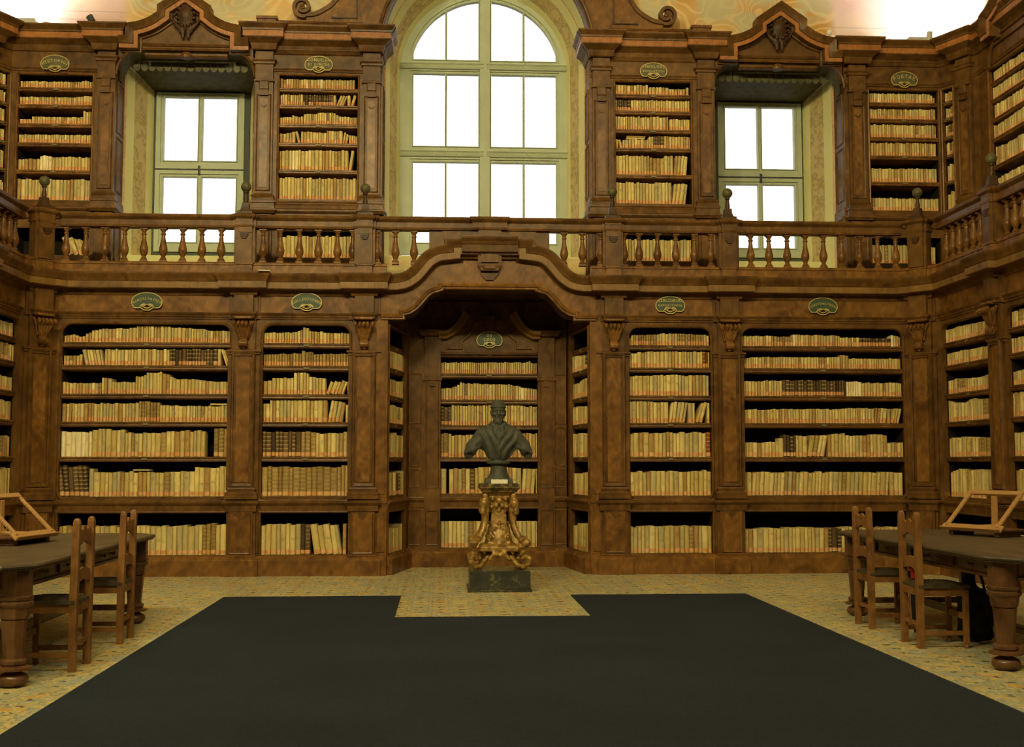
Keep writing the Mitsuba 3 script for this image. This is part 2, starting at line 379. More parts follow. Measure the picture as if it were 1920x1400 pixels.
def book_col(p, n, uv):
    i = dr.floor(uv.x); s = uv.x - i
    k = dr.floor(uv.y / 2); m = uv.y - 2 * k
    lab = k < 8
    k = dr.select(lab, k, k - 8)
    r1, r2, r3, r4 = (cell_rand(i, q) for q in (1, 2, 3, 4))
    cream = mix((.50, .36, .115), (.74, .58, .235), r1)
    cream = mix(cream, (.40, .235, .075), smoothstep(.86, .90, r2))
    cream = mix(cream, (.46, .37, .17), smoothstep(.22, .18, r2))
    brown = mix((.050, .030, .014), (.16, .090, .034), r1)
    tan = mix((.26, .16, .05), (.40, .26, .085), r1)
    red = mix((.15, .035, .015), (.34, .06, .02), r1)
    lite = mix((.78, .64, .34), (.86, .73, .44), r1)
    c = dr.select(k < .5, cream, dr.select(k < 1.5, brown, dr.select(k < 2.5, tan, dr.select(k < 3.5, red, lite))))
    rib = smoothstep(.30, .42, dr.abs(m / .052 - dr.floor(m / .052) - .5))
    ribbed = dr.select((k > .5) & (k < 3.5), 1.0, dr.select(r4 > .8, .25, 0.))
    c = mix(c, mix(c * .55, (.50, .36, .12), smoothstep(.35, .5, r3)), rib * ribbed * .55)
    st = fbm(i * 3.1 + s * 1.5, m * 9, 0, 3)
    c = c * (.78 + .42 * st)
    # titles in ink or a lettered patch near the head
    tz = .15 + .1 * r3
    ln = (m - tz) / .009
    ink = smoothstep(.022, .018, dr.abs(m - tz)) * smoothstep(.34, .28, dr.abs(s - .5)) * smoothstep(.30, .22, dr.abs(ln - dr.floor(ln) - .5)) * dr.select(cell_rand(dr.floor(s * 14), dr.floor(ln), i) > .35, 1., 0.)
    c = mix(c, (.10, .05, .02), ink * dr.select(r4 > .62, .65, 0.))
    # printed shelf mark on paper at the foot
    q = smoothstep(.010, .013, m) * smoothstep(.062, .058, m) * dr.select(lab & (r2 < .90), 1., 0.) * smoothstep(.5, .44, dr.abs(s - .5))
    return mix(c, mix((.60, .25, .065), (.70, .40, .19), r3), q * .9)
bsdf('book', book_col, .6, .3)
bsdf('book_label', lambda p, n, uv: mix((.62, .29, .08), (.70, .45, .22), cell_rand(dr.floor(p.x * 23), dr.floor(p.y * 23), dr.floor(p.z * 2))), .7, .2)
scene['mat_lamp_warm'] = {'type': 'diffuse', 'reflectance': {'type': 'rgb', 'value': [.7, .65, .5]}}

# ------------------------------------------------------------------ the room
struct('floor', 'majolica tile floor with a worn ochre and grey-blue pattern', MB().box(-7.4, 7.4, -4, 17.4, -.1, 0), 'tile')
WB = sbox(-7.4, 7.4, 0, 10.5)
BIG = sbox(-1.47, 1.47, 4.45, 7.42).union(Point(0, 7.42).buffer(1.47, 48))
for c in (-4.275, 4.275): WB = WB.difference(sbox(c - .945, c + .945, 4.3, 7.3))
WB = WB.difference(BIG)
wb = struct('wall_back', 'back wall painted with ochre and pink scrollwork above the bookcases', MB().extr(WB, 17.4, 17.5), 'fresco')
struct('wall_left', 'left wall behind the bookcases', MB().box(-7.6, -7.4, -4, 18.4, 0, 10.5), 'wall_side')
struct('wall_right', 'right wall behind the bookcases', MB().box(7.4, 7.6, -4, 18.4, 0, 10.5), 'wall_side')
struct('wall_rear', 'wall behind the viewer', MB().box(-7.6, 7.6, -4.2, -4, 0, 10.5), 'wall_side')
VA = Polygon([(-7.6, 10.4), (-7.6, 13)] + [(7.6, 13), (7.6, 10.4)] + [(x, 10.4 + 1.4 * math.sqrt(max(0, 1 - (x / 7.4) ** 2))) for x in np.linspace(7.4, -7.4, 33)])
struct('ceiling', 'pale vaulted ceiling', MB().extr(VA, -4.2, 18.4), 'vault')
# window reveals: splayed plaster cheeks
for c in (-4.275, 4.275):
    m = MB(); h0, h1 = .945, .70
    for s in (-1, 1):
        m.add([[c + s * h0, 17.42, 4.2], [c + s * h1, 18.25, 4.2], [c + s * h1, 18.25, 7.3], [c + s * h0, 17.42, 7.3],
               [c + s * (h0 + .1), 17.42, 4.2], [c + s * (h1 + .35), 18.25, 4.2], [c + s * (h1 + .35), 18.25, 7.3], [c + s * (h0 + .1), 17.42, 7.3]], [[0, 1, 2, 3], [4, 5, 6, 7], [3, 2, 6, 7], [0, 1, 5, 4]])
    part(wb, 'window_reveal', m, 'reveal')
    part(wb, 'window_sill', MB().add([[c - h0, 17.4, 4.44], [c + h0, 17.4, 4.44], [c + h1, 18.25, 4.5], [c - h1, 18.25, 4.5], [c - h0, 17.4, 4.2], [c + h0, 17.4, 4.2], [c + h1, 18.25, 4.2], [c - h1, 18.25, 4.2]], [[0, 1, 2, 3], [0, 1, 5, 4], [3, 2, 6, 7]]), 'reveal')
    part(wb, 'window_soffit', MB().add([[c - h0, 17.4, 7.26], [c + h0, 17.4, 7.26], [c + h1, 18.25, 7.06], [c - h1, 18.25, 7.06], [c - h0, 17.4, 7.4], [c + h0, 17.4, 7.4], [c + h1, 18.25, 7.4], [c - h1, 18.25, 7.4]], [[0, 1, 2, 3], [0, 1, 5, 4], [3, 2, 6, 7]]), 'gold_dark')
# the arched window's reveal: a splayed shell following the arch
m = MB()
fr = [(-1.47, 4.45)] + arc(0, 7.42, 1.47, 180, 0, 40) + [(1.47, 4.45)]
bk = [(-1.25, 4.45)] + arc(.0, 7.44, 1.25, 180, 0, 40) + [(1.25, 4.45)]
n_ = len(fr)
V = [[x, 17.42, z] for x, z in fr] + [[x, 18.25, z] for x, z in bk] + [[x * 1.12, 17.42, z + (.16 if z > 7.4 else 0)] for x, z in fr] + [[x * 1.25, 18.25, z + (.3 if z > 7.4 else 0)] for x, z in bk]
Q = [[i, i + 1, n_ + i + 1, n_ + i] for i in range(n_ - 1)] + [[2 * n_ + i, 2 * n_ + i + 1, 3 * n_ + i + 1, 3 * n_ + i] for i in range(n_ - 1)]
part(wb, 'window_reveal', m.add(V, Q), 'reveal', smooth=40)
part(wb, 'window_sill', MB().box(-1.47, 1.47, 17.4, 18.25, 4.2, 4.47), 'reveal')

def window(label, cx, hw, z0, z1, cols, rows, arch=None):
    """painted timber window; cols = pane edges, rows = pane edges"""
    w = struct(f'window_{WIN[0]}', label); WIN[0] += 1
    out = sbox(cx - hw, cx + hw, z0, z1)
    if arch: out = out.union(Point(cx, arch[0]).buffer(hw, 48).intersection(sbox(cx - 3, cx + 3, arch[0] - .01, 12)))
    holes, panes = [], []
    for (a, b) in cols:
        for (c, d) in rows:
            q = sbox(cx + a, cx + b, c, d)
            if arch and d > arch[0] - .5 and c > arch[0] - .2: q = q.intersection(Point(cx, arch[1]).buffer(arch[2], 48))
            if not q.is_empty: holes.append(q)
    H = union_all(holes)
    part(w, 'frame', MB().extr(out.difference(H.buffer(.045, join_style=2)), 18.12, 18.24), 'paint_green')
    st = MB().extr(H.buffer(.045, join_style=2).difference(H), 18.15, 18.22)
    part(w, 'sash', st, 'paint_green')
    bead = MB()
    for q in holes:
        p = list(q.exterior.coords)[:-1]
        bead.elev(p if Polygon(p).exterior.is_ccw else p[::-1], [(0, 0), (0, .018), (-.012, .022), (-.018, 0)], closed=True, y=18.15)
    part(w, 'glazing_bead', bead, 'paint_green')
    for q in holes:
        tv, tf = trimesh.creation.triangulate_polygon(q, engine='earcut')
        part(w, 'pane', MB().add(np.stack([tv[:, 0], np.full(len(tv), 18.19), tv[:, 1]], 1), tf), 'glass')
    return w, out
WIN = [1]
RS = [(4.77, 5.765), (6.015, 6.995)]
for cx, lab in ((-4.30, 'tall green-painted window in the left deep recess'), (4.31, 'tall green-painted window in the right deep recess')):
    w, out = window(lab, cx, .66, 4.62, 7.06, [(-.545, -.035), (.035, .545)], RS)
    part(w, 'outer_frame', MB().extr(sbox(cx - .74, cx + .74, 4.5, 7.12).difference(out), 18.16, 18.25), 'frame_dark')
    part(w, 'latch_bar', MB().box(cx - .66, cx + .66, 18.105, 18.125, 5.868, 5.886).box(cx - .015, cx + .015, 18.09, 18.12, 5.80, 5.93), 'iron')
CB = [(-1.10, -.615), (-.585, -.10), (.10, .585), (.615, 1.10)]
w, out = window('great arched window with pale green timber frame in the centre', 0.02, 1.33, 4.62, 7.5, CB, [(4.80, 6.05), (6.30, 7.43), (7.655, 8.8)], arch=(7.45, 7.44, 1.15))
part(w, 'transom', MB().plan([(-1.27, 18.12), (1.31, 18.12)], [(0, 7.49), (.04, 7.50), (.05, 7.53), (.03, 7.56), (.05, 7.58), (0, 7.6)]).plan([(-1.27, 18.12), (1.31, 18.12)], [(0, 6.12), (.04, 6.13), (.05, 6.16), (.03, 6.19), (.05, 6.21), (0, 6.23)]), 'paint_green')
part(w, 'mullion', MB().plan([(-.055, 18.12), (.095, 18.12)], [(0, 4.65), (.035, 4.65), (.035, 8.62), (0, 8.62)]).plan([(.0, 18.09), (.04, 18.09)], [(0, 4.65), (.02, 4.65), (.02, 8.62), (0, 8.62)]), 'paint_green')

# ------------------------------------------------------------------ lower bookcases
ZL = [3.02, 2.72, 2.348, 1.985, 1.533, 1.02, .267]        # tops of the boards the books stand on
SHELF_T = .066
SHELVES = []                                              # (frame, x0, x1, z, clear height, yfront, spec, label words, rank)
CH = {}
def letters(txt, h, r=None):
    """gold lettering, straight or along an arc of radius r, centred at the origin; facing -y"""
    ms, xs, x = [], [], 0
    for ch in txt:
        if ch == ' ': x += .5 * h; continue
        if ch not in CH: CH[ch] = text_mesh(ch, 1.0, .06, bold=True)
        q = CH[ch]; wd = q.vertices[:, 0].max() - min(0, q.vertices[:, 0].min())
        ms.append(q); xs.append(x); x += (wd + .16) * h
    out = MB(); mid = x / 2
    for q, x0 in zip(ms, xs):
        v = np.asarray(q.vertices) * [h, h, .02]
        if r is None: px, pz, a = v[:, 0] + x0 - mid, v[:, 1], 0
        else:
            wd = v[:, 0].max(); a = -(x0 + wd / 2 - mid) / r
            lx, lz = v[:, 0] - wd / 2, v[:, 1] + r
            px, pz = lx * math.cos(a) - lz * math.sin(a), lx * math.sin(a) + lz * math.cos(a) - r
        out.add(np.stack([px, -v[:, 2], pz], 1), q.faces)
    return out
def plaque(parent, M, lines, w=.39, h=.2, dark=False):
    """kidney-shaped shelf-mark cartouche with gilt rim and lettering"""
    top = affinity.scale(Point(0, 0).buffer(1, 24), w / 2, h * .62)
    p = top.intersection(sbox(-1, 1, -h * .38, 1)).difference(affinity.translate(affinity.scale(Point(0, 0).buffer(1, 16), w * .24, h * .26), 0, -h * .42)).buffer(-.012).buffer(.012)
    k = part(parent, 'name_plaque', MB().extr(p, -.018, 0), 'plaque_green' if not dark else 'gold_dark', M, label='green oval plaque with gilt lettering')
    rim = MB().extr(p.buffer(.006).difference(p.buffer(-.006)), -.026, 0)
    for s in (-1, 1):
        rim.elev(curve([(0, -h * .42), (s * .05, -h * .30), (s * .075, -h * .2), (s * .04, -h * .12), (s * .02, -h * .2), (s * .05, -h * .24)], 4), [(-.006, 0), (-.006, .02), (.006, .02), (.006, 0)])
    rim.elev(curve([(-.08, -h * .36), (-.04, -h * .5), (0, -h * .53), (.04, -h * .5), (.08, -h * .36)], 3), [(-.007, 0), (-.007, .02), (.007, .02), (.007, 0)])
    part(k, 'gilt_rim', rim, 'plaque_gold', M)
    tx = MB()
    if len(lines) == 1: tx.mb(letters(lines[0], min(.052, .30 / (.8 * len(lines[0]))), .30), mat4(0, -.018, h * .16))
    else:
        for i, l in enumerate(lines): tx.mb(letters(l, min(.042, .27 / (.85 * len(l)))), mat4(0, -.018, h * .26 - i * .062))
    part(k, 'lettering', tx, 'plaque_gold', M)

def bay_lower(M, name, label, xa, xb, x0, x1, ztop=3.253, rt=.13, rb=.10, text=None, depth=.46, arched=True, key=None, zf=3.33, low=True, plaq_z=3.545):
    k = thing(name, label, 'bookcase', 'bookcases of the lower tier')
    fr = sbox(xa, xb, .2, zf)
    op = Polygon(rrect(x0, x1, .985, ztop, rt, rb)); lo = Polygon(rrect(x0, x1, .267, .806, 0, .0))
    part(k, 'face_frame', MB().extr(fr.difference(op).difference(lo), 0, .05), 'wood', M)
    ed = [(0, 0), (0, .010), (.012, .020), (.026, .014), (.034, 0)]
    part(k, 'opening_moulding', MB().elev(rrect(x0, x1, .985, ztop, rt, rb)[::-1], ed, closed=True), 'wood', M, smooth=40)
    part(k, 'opening_moulding', MB().elev(rrect(x0, x1, .267, .806)[::-1], ed, closed=True), 'wood', M)
    c = MB()
    for x in (x0 - .03, x1): c.box(x, x + .03, .05, depth, .2, zf)
    c.box(x0 - .03, x1 + .03, .05, depth, ztop, ztop + .04).box(x0, x1, .05, depth, .806, .985)
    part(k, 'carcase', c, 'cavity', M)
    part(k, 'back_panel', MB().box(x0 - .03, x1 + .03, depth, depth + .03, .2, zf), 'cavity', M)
    for i, z in enumerate(ZL[:5]):
        b = part(k, 'shelf', MB().plan([(x0, .035), (x1, .035)], [(.04 - depth, z), (.012, z), (.022, z - .010), (.022, z - .022), (.012, z - .030), (.016, z - .05), (.004, z - SHELF_T), (.04 - depth, z - SHELF_T)]), 'wood', M)
        part(b, 'shelf_tag', MB().box((x0 + x1) / 2 - .035, (x0 + x1) / 2 + .035, .006, .016, z - .045, z - .018), 'tag', M)
    part(k, 'bottom_board', MB().box(x0, x1, .01, depth, .985, 1.02), 'wood', M)
    part(k, 'bottom_board', MB().box(x0, x1, .01, depth, .20, .267), 'wood', M)
    part(k, 'plinth', MB().plan([(xa, 0), (xb, 0)], [(0, .0), (.075, 0), (.075, .20), (.065, .215), (.05, .225), (.03, .25), (0, .262)]), 'wood_panel', M)
    part(k, 'dado_moulding', MB().plan([(xa, 0), (xb, 0)], [(0, .82), (.012, .83), (.015, .90), (.03, .915), (.045, .935), (.045, .95), (.02, .965), (.015, .98), (0, .985)]), 'wood', M)
    if text: plaque(k, shift(M, (x0 + x1) / 2, -.02, plaq_z), text)
    return k

def bracket_sdf():
    """carved acanthus console, hung from its top at z=0, against y=0, facing -y"""
    def f(P):
        Q = np.abs(P); Q = np.stack([Q[..., 0], P[..., 1], P[..., 2]], -1)
        x, y, z = Q[..., 0], Q[..., 1], Q[..., 2]
        d = cap(P, (0, -.02, -.05), (0, -.03, -.36), .062, .036)
        d = np.minimum(d, rbox(P, (0, -.07, -.012), (.115, .075, .016), .006))
        for i in range(3):                                          # leaf ribs fanning out and curling over
            pts = [(i * .012, -.03, -.34), (i * .026, -.085, -.24), (i * .042, -.115, -.14), (i * .053, -.150, -.075), (i * .056, -.175, -.095), (i * .056, -.172, -.12)]
            rr = [.012, .017, .019, .020, .017, .012]
            for p, q, ra, rb in zip(pts[:-1], pts[1:], rr[:-1], rr[1:]): d = smin(d, cap(Q, p, q, ra, rb), .004)
        d = smin(d, cap(Q, (.115, -.05, -.06), (.085, -.06, -.16), .020, .012), .006)
        d = smin(d, cap(Q, (.085, -.05, -.17), (.065, -.05, -.27), .014, .010), .006)
        r = np.sqrt((y + .075) ** 2 + (z + .345) ** 2)              # volute
        d = smin(d, np.maximum(np.abs(r - .030) - .013, x - .055), .006)
        d = smin(d, ell(Q, (.045, -.075, -.345), (.016, .012, .012)), .004)
        d = smin(d, ell(P, (0, -.045, -.395), (.030, .025, .022)), .006)
        return np.maximum(d, y)
    return snet(f, (-.15, -.21, -.425), (.15, .012, .02), .0075)
BRK = shp(bracket_sdf(), 'wood_panel', True)
PILM = {}
def pil_lower(M, xc, label, group=None, proj=.075, w=.24):
    """lower-tier pilaster; M frame, xc centre"""
    N = shift(M, xc)
    k = thing('pilaster', label, 'pilaster', 'pilasters of the lower tier')
    if not PILM:
        h = .12
        PILM['plinth'] = shp(MB().plan([(-.20, .01), (-.20, -.10), (.20, -.10), (.20, .01)], [(0, 0), (.03, 0), (.03, .20), (.02, .215), (.005, .225), (-.015, .25), (-.015, .27)], cap=False).box(-.19, .19, -.10, 0, .25, .27), 'wood_panel')
        PILM['pedestal'] = shp(MB().box(-.155, .155, -.085, 0, .26, .86).box(-.185, -.155, -.05, 0, .26, .86).box(.155, .185, -.05, 0, .26, .86), 'wood')
        V = Polygon([(-.115, .30), (.115, .30), (.115, .79), (.075, .79), (.045, .74), (0, .70), (-.045, .74), (-.075, .79), (-.115, .79)])
        PILM['panel'] = shp(MB().extr(V, -.100, -.08).elev(list(V.exterior.coords)[:-1][::1], [(0, 0), (0, .016), (-.012, .020), (-.018, 0)], closed=True, y=-.085), 'wood_panel')
        PILM['dado'] = shp(MB().plan([(-.185, .01), (-.185, -.085), (.185, -.085), (.185, .01)], [(-.01, .82), (.012, .83), (.015, .90), (.03, .915), (.05, .935), (.05, .955), (.02, .97), (-.02, .985)], cap=False).box(-.17, .17, -.08, 0, .95, .985), 'wood')
        PILM['base'] = shp(MB().plan([(-.15, .01), (-.15, -.06), (.15, -.06), (.15, .01)], [(.06, .985), (.06, 1.03), (.05, 1.035), (.055, 1.06), (.045, 1.075), (.02, 1.08), (.02, 1.10), (.03, 1.115), (.022, 1.135), (.0, 1.14), (-.02, 1.2)], cap=False), 'wood', 40)
        s = MB().box(-.155, .155, -.045, 0, 1.1, 2.92)
        PILM['shaft'] = shp(s.elev(rrect(-.12, .12, 1.17, 2.88), [(0, 0), (0, .03), (-.018, .033), (-.03, .012), (-.034, 0)], closed=True, y=-.045).box(-.205, -.155, -.02, 0, 1.1, 2.9).box(.155, .205, -.02, 0, 1.1, 2.9), 'wood')
        PILM['fpanel'] = shp(MB().box(-.086, .086, -.056, -.04, 1.205, 2.845), 'wood_panel')
        PILM['capm'] = shp(MB().plan([(-.20, .01), (-.20, -.03), (-.15, -.03), (-.15, -.05), (.15, -.05), (.15, -.03), (.20, -.03), (.20, .01)], [(0, 2.86), (.012, 2.865), (.012, 2.885), (.03, 2.90), (.03, 2.92), (0, 2.93)], cap=False).box(-.11, .11, -.075, -.04, 2.845, 2.86), 'wood')
        PILM['neck'] = shp(MB().box(-.15, .15, -.045, 0, 2.92, 3.36), 'wood')
        PILM['frieze'] = shp(MB().box(-.125, .125, -.115, 0, 3.33, 3.70).box(-.175, .175, -.055, 0, 3.33, 3.70).box(-.205, .205, -.03, 0, 3.33, 3.70), 'wood')
        PILM['abac'] = shp(MB().plan([(-.13, .01), (-.13, -.115), (.13, -.115), (.13, .01)], [(0, 3.33), (.01, 3.335), (.012, 3.36), (.035, 3.385), (.04, 3.41), (0, 3.415)], cap=False).box(-.13, .13, -.115, 0, 3.33, 3.40), 'wood')
    part(k, 'plinth', PILM['plinth'], '', N)
    part(k, 'pedestal', PILM['pedestal'], '', N); part(k, 'pedestal_panel', PILM['panel'], '', N)
    part(k, 'dado_moulding', PILM['dado'], '', N); part(k, 'base', PILM['base'], '', N)
    part(k, 'shaft', PILM['shaft'], '', N); part(k, 'shaft_panel', PILM['fpanel'], '', N)
    part(k, 'necking', PILM['capm'], '', N); part(k, 'capital_block', PILM['neck'], '', N)
    part(k, 'carved_bracket', BRK, '', shift(N, 0, -.03, 3.345), label='carved acanthus bracket')
    part(k, 'abacus', PILM['abac'], '', N); part(k, 'frieze_block', PILM['frieze'], '', N)
    return k

XL = {}
bay_lower(FB, 'bookcase', 'wide lower bookcase at the left, between the left corner pilaster and its neighbour', -5.62, -3.17, -5.54, -3.383, text=['SANCTI PATRES'], plaq_z=3.54)
bay_lower(FB, 'bookcase', 'narrow lower bookcase just left of the arched niche', -3.17, -1.335, -2.962, -1.836, text=['COLLECTIONES'], plaq_z=3.55)
bay_lower(FB, 'bookcase', 'narrow lower bookcase just right of the arched niche', 1.335, 3.17, 1.866, 2.966, text=['BIBLIORUM', 'EXPOSITORES'], plaq_z=3.545)
bay_lower(FB, 'bookcase', 'wide lower bookcase at the right, beside the right corner pilaster', 3.17, 5.62, 3.39, 5.59, text=['CONCIONATORES'], plaq_z=3.545)
for x, l in ((-3.205, 'lower pilaster between the wide and narrow bookcases left of the niche'), (-1.642, 'lower pilaster at the left jamb of the arched niche'),
             (1.65, 'lower pilaster at the right jamb of the arched niche'), (3.20, 'lower pilaster between the narrow and wide bookcases right of the niche')):
    pil_lower(FB, x, l)
AC = math.atan2(.4, .35); LC = math.hypot(.4, .35)
FCL, FCR = mat4(-5.95, 15.4, 0, AC), mat4(5.6, 15.8, 0, -AC)
for M, l, s in ((FCL, 'lower pilaster set across the left corner of the room', 'left'), (FCR, 'lower pilaster set across the right corner of the room', 'right')):
    k = pil_lower(M, LC / 2, l)
    part(k, 'backing_board', MB().box(-.02, LC + .02, 0, .04, 0, 3.7), 'wood', M)
# side walls: two bays each
for M, s, sg in ((FRL, 'right', -1), (FLL, 'left', 1)):
    def X(y): return y * sg
    def bay(y0, y1, ya, yb, lab): 
        a, b = sorted((X(y0), X(y1))); c, d = sorted((X(ya), X(yb)))
        return bay_lower(M, 'bookcase', lab, c, d, a, b)
    bay(13.95, 15.37, 13.76, 15.4, f'lower bookcase on the {s} wall next to the corner pilaster')
    bay(12.1, 13.56, 11.7, 13.76, f'second lower bookcase from the corner on the {s} wall')
    pil_lower(M, X(13.755), f'lower pilaster between the two bookcases on the {s} wall')
    bay(10.2, 11.69, 9.85, 11.7, f'third lower bookcase from the corner on the {s} wall')
    pil_lower(M, X(11.88), f'lower pilaster between the second and third bookcases on the {s} wall')
    pil_lower(M, X(10.02), f'lower pilaster at the near end of the {s} wall bookcases')
    single('end_panel', MB().box(min(X(9.80), X(9.85)), max(X(9.80), X(9.85)), 0, 1.4, 0, 3.9), 'wood', f'plain wooden end of the lower bookcases on the {s} wall', 'panel', M)

# niche: splayed bookcases at the sides, one at the back
NL = mat4(-1.335, 15.8, 0, math.atan2(1.2, .245)); NW = math.hypot(1.2, .245)
NR = mat4(1.165, 17.0, 0, -math.atan2(1.2, .17))
for M, s, o in ((NL, 'left', (.05, 1.00)), (NR, 'right', (.20, 1.15))):
    k = bay_lower(M, 'bookcase', f'narrow bookcase lining the {s} side of the arched niche', .0, NW, o[0], o[1], rt=.0, rb=0, depth=.4, zf=3.75)
for s in (-1, 1):   # the plain jamb boards of the arch
    single('jamb_board', MB().box(-.085, .085, -.03, .06, 0, 3.34).box(-.055, .055, -.045, 0, 1.05, 3.2).box(-.055, .055, -.045, 0, .3, .8), 'wood_panel', f'plain orange-brown jamb board on the {"left" if s < 0 else "right"} edge of the niche', 'jamb', shift(FB, s * 1.42))
nb = bay_lower(FN, 'bookcase', 'bookcase at the back of the arched niche behind the bust', -1.15, 1.15, -.64, .74, ztop=2.985, rt=0, rb=0, zf=3.75, depth=.34)
for s, xc in ((-1, -.755), (1, .86)):
    N = shift(FN, xc)
    E1 = [(0, 0), (0, .014), (-.012, .018), (-.02, 0)]; E2 = [(0, 0), (0, .012), (-.01, .016), (-.02, 0)]
    part(nb, 'pilaster_strip', MB().box(-.115, .115, -.05, 0, 0, 3.32).elev(rrect(-.075, .075, 1.12, 2.62), E1, closed=True, y=-.05).elev(rrect(-.075, .075, .32, .78), E1, closed=True, y=-.05).box(-.06, .06, -.075, -.05, 2.62, 2.98), 'wood', N)
    rect = [(-.115, 0), (-.115, -.05), (.115, -.05), (.115, 0)]
    part(nb, 'pilaster_necking', MB().plan(rect, [(0, 2.60), (.02, 2.62), (.02, 2.66), (0, 2.67)], cap=False).box(-.04, .04, -.07, -.05, 2.53, 2.61), 'wood', N)
    part(nb, 'pilaster_cap', MB().plan(rect, [(0, 3.24), (.05, 3.25), (.07, 3.29), (.09, 3.31), (.09, 3.33), (0, 3.335)], cap=False).box(-.115, .115, -.10, 0, 3.29, 3.33), 'wood', N)
    e = shift(FN, s * 1.03 + .03)
    for z0, z1, r in ((2.02, 2.7, 0), (1.42, 1.95, .07), (1.12, 1.36, 0), (.32, .78, 0)):
        part(nb, 'side_panel', MB().elev(rrect(-.07, .07, z0, z1, r, r), E2, closed=True), 'wood_panel', e)
cv = curve([(.62, 3.27), (.52, 3.33), (.42, 3.44), (.34, 3.58)], 5)
for s in (-1, 1):
    pth = [(.05 + s * x, z) for x, z in [(.72, 3.27)] + cv]
    part(nb, 'broken_pediment', MB().elev(pth if s < 0 else pth[::-1], [(-.07, 0), (-.06, .08), (-.03, .09), (0, .15), (.035, .165), (.04, 0)], y=0), 'wood_lit', FN, smooth=40)
    pth = [(.05 + s * x, z) for x, z in [(.60, 3.08), (.40, 3.08), (.40, 3.17)] + curve([(.40, 3.17), (.28, 3.28), (.22, 3.40), (.16, 3.46)], 4) + [(.05, 3.46)]]
    part(nb, 'panel_moulding', MB().elev(pth, [(-.018, 0), (-.012, .03), (.012, .03), (.018, 0)], y=0), 'wood', FN)
part(nb, 'keystone', MB().box(-.06, .06, -.09, 0, 3.42, 3.54).box(-.075, .075, -.11, 0, 3.50, 3.53).box(-.05, .05, -.07, 0, 3.34, 3.42).box(-.055, .055, -.085, 0, 3.36, 3.385), 'wood', shift(FN, .05))
plaque(nb, shift(FN, .05, -.01, 3.19), ['SS', 'ORIG'], .36, .2)
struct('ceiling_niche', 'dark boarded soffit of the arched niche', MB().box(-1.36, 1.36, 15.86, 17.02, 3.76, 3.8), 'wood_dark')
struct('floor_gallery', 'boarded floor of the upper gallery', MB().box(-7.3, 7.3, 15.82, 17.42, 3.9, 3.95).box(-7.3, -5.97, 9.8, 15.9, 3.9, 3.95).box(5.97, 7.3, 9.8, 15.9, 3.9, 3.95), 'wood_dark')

# ------------------------------------------------------------------ entablature with breaks over the pilasters
CORN = [(0, 3.63), (.02, 3.635), (.03, 3.67), (.045, 3.69), (.13, 3.706), (.150, 3.71), (.155, 3.80), (.163, 3.802), (.172, 3.82), (.178, 3.845), (.200, 3.875), (.205, 3.90), (.205, 3.915), (0, 3.93)]
ARCHI = [(0, 3.32), (.012, 3.325), (.014, 3.35), (.026, 3.355), (.028, 3.375), (.045, 3.395), (.048, 3.41), (0, 3.418)]
PLIN = [(-.12, 3.92), (.05, 3.92), (.05, 4.03), (.06, 4.04), (.06, 4.06), (.045, 4.075), (-.12, 4.075)]
def entab(path, brk, lab):
    k = thing('entablature', lab, 'entablature')
    part(k, 'architrave', MB().plan(path, ARCHI), 'wood', smooth=30)
    part(k, 'frieze', MB().plan(path, [(-.03, 3.41), (.006, 3.41), (.006, 3.65), (-.03, 3.65)]), 'wood_panel')
    part(k, 'cornice', MB().plan(jog(path, brk), CORN), 'wood', smooth=30)
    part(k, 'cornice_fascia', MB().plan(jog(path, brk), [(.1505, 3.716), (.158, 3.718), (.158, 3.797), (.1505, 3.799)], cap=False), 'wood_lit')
    part(k, 'balustrade_plinth', MB().plan(jog(path, [(i, a + .1, b - .1, d * .6) for i, a, b, d in brk]), PLIN), 'wood_panel')
    return k
bw = .15
def back(x): return x - (-5.6)
entab([(-5.95, 9.85), (-5.95, 15.4), (-5.6, 15.8), (-1.36, 15.8)],
      [(0, 13.755 - 9.85 - bw, 13.755 - 9.85 + bw, .10), (0, 11.88 - 9.85 - bw, 11.88 - 9.85 + bw, .10), (0, .03, .33, .10), (1, LC / 2 - .17, LC / 2 + .17, .06), (2, 5.6 - 3.205 - bw, 5.6 - 3.205 + bw, .10), (2, 5.6 - 1.642 - bw, 5.6 - 1.642 + bw, .10)],
      'lower entablature running from the left wall round the corner to the arch')
entab([(1.36, 15.8), (5.6, 15.8), (5.95, 15.4), (5.95, 9.85)],
      [(0, 1.65 - 1.36 - bw, 1.65 - 1.36 + bw, .10), (0, 3.20 - 1.36 - bw, 3.20 - 1.36 + bw, .10), (1, LC / 2 - .17, LC / 2 + .17, .06), (2, 15.4 - 13.755 - bw, 15.4 - 13.755 + bw, .10), (2, 15.4 - 11.88 - bw, 15.4 - 11.88 + bw, .10)],
      'lower entablature running from the arch round the corner to the right wall')

# ------------------------------------------------------------------ the arch over the niche
pa = thing('portal_arch', 'carved wooden arch with swept moulding over the central niche', 'arch')
half = [(-1.37, 3.925), (-1.25, 3.925)] + curve([(-1.25, 3.925), (-1.15, 3.945), (-1.06, 4.005), (-.985, 4.09), (-.90, 4.19), (-.80, 4.265), (-.70, 4.31), (-.60, 4.325)], 3) + [(-.60, 4.405), (-.36, 4.405)]
topc = half + [(-x, z) for x, z in half[::-1]]
lo = [(-1.42, 3.415), (-1.195, 3.415), (-1.195, 3.46)] + curve([(-1.165, 3.465), (-1.075, 3.485), (-.985, 3.55), (-.90, 3.65), (-.80, 3.745), (-.69, 3.785)], 3) + [(-.69, 3.825)]
loc = lo + [(-x, z) for x, z in lo[::-1]]
CN = [(z - 3.925, o) for o, z in CORN]
part(pa, 'cornice', MB().elev(topc, CN), 'wood', FB, smooth=30)
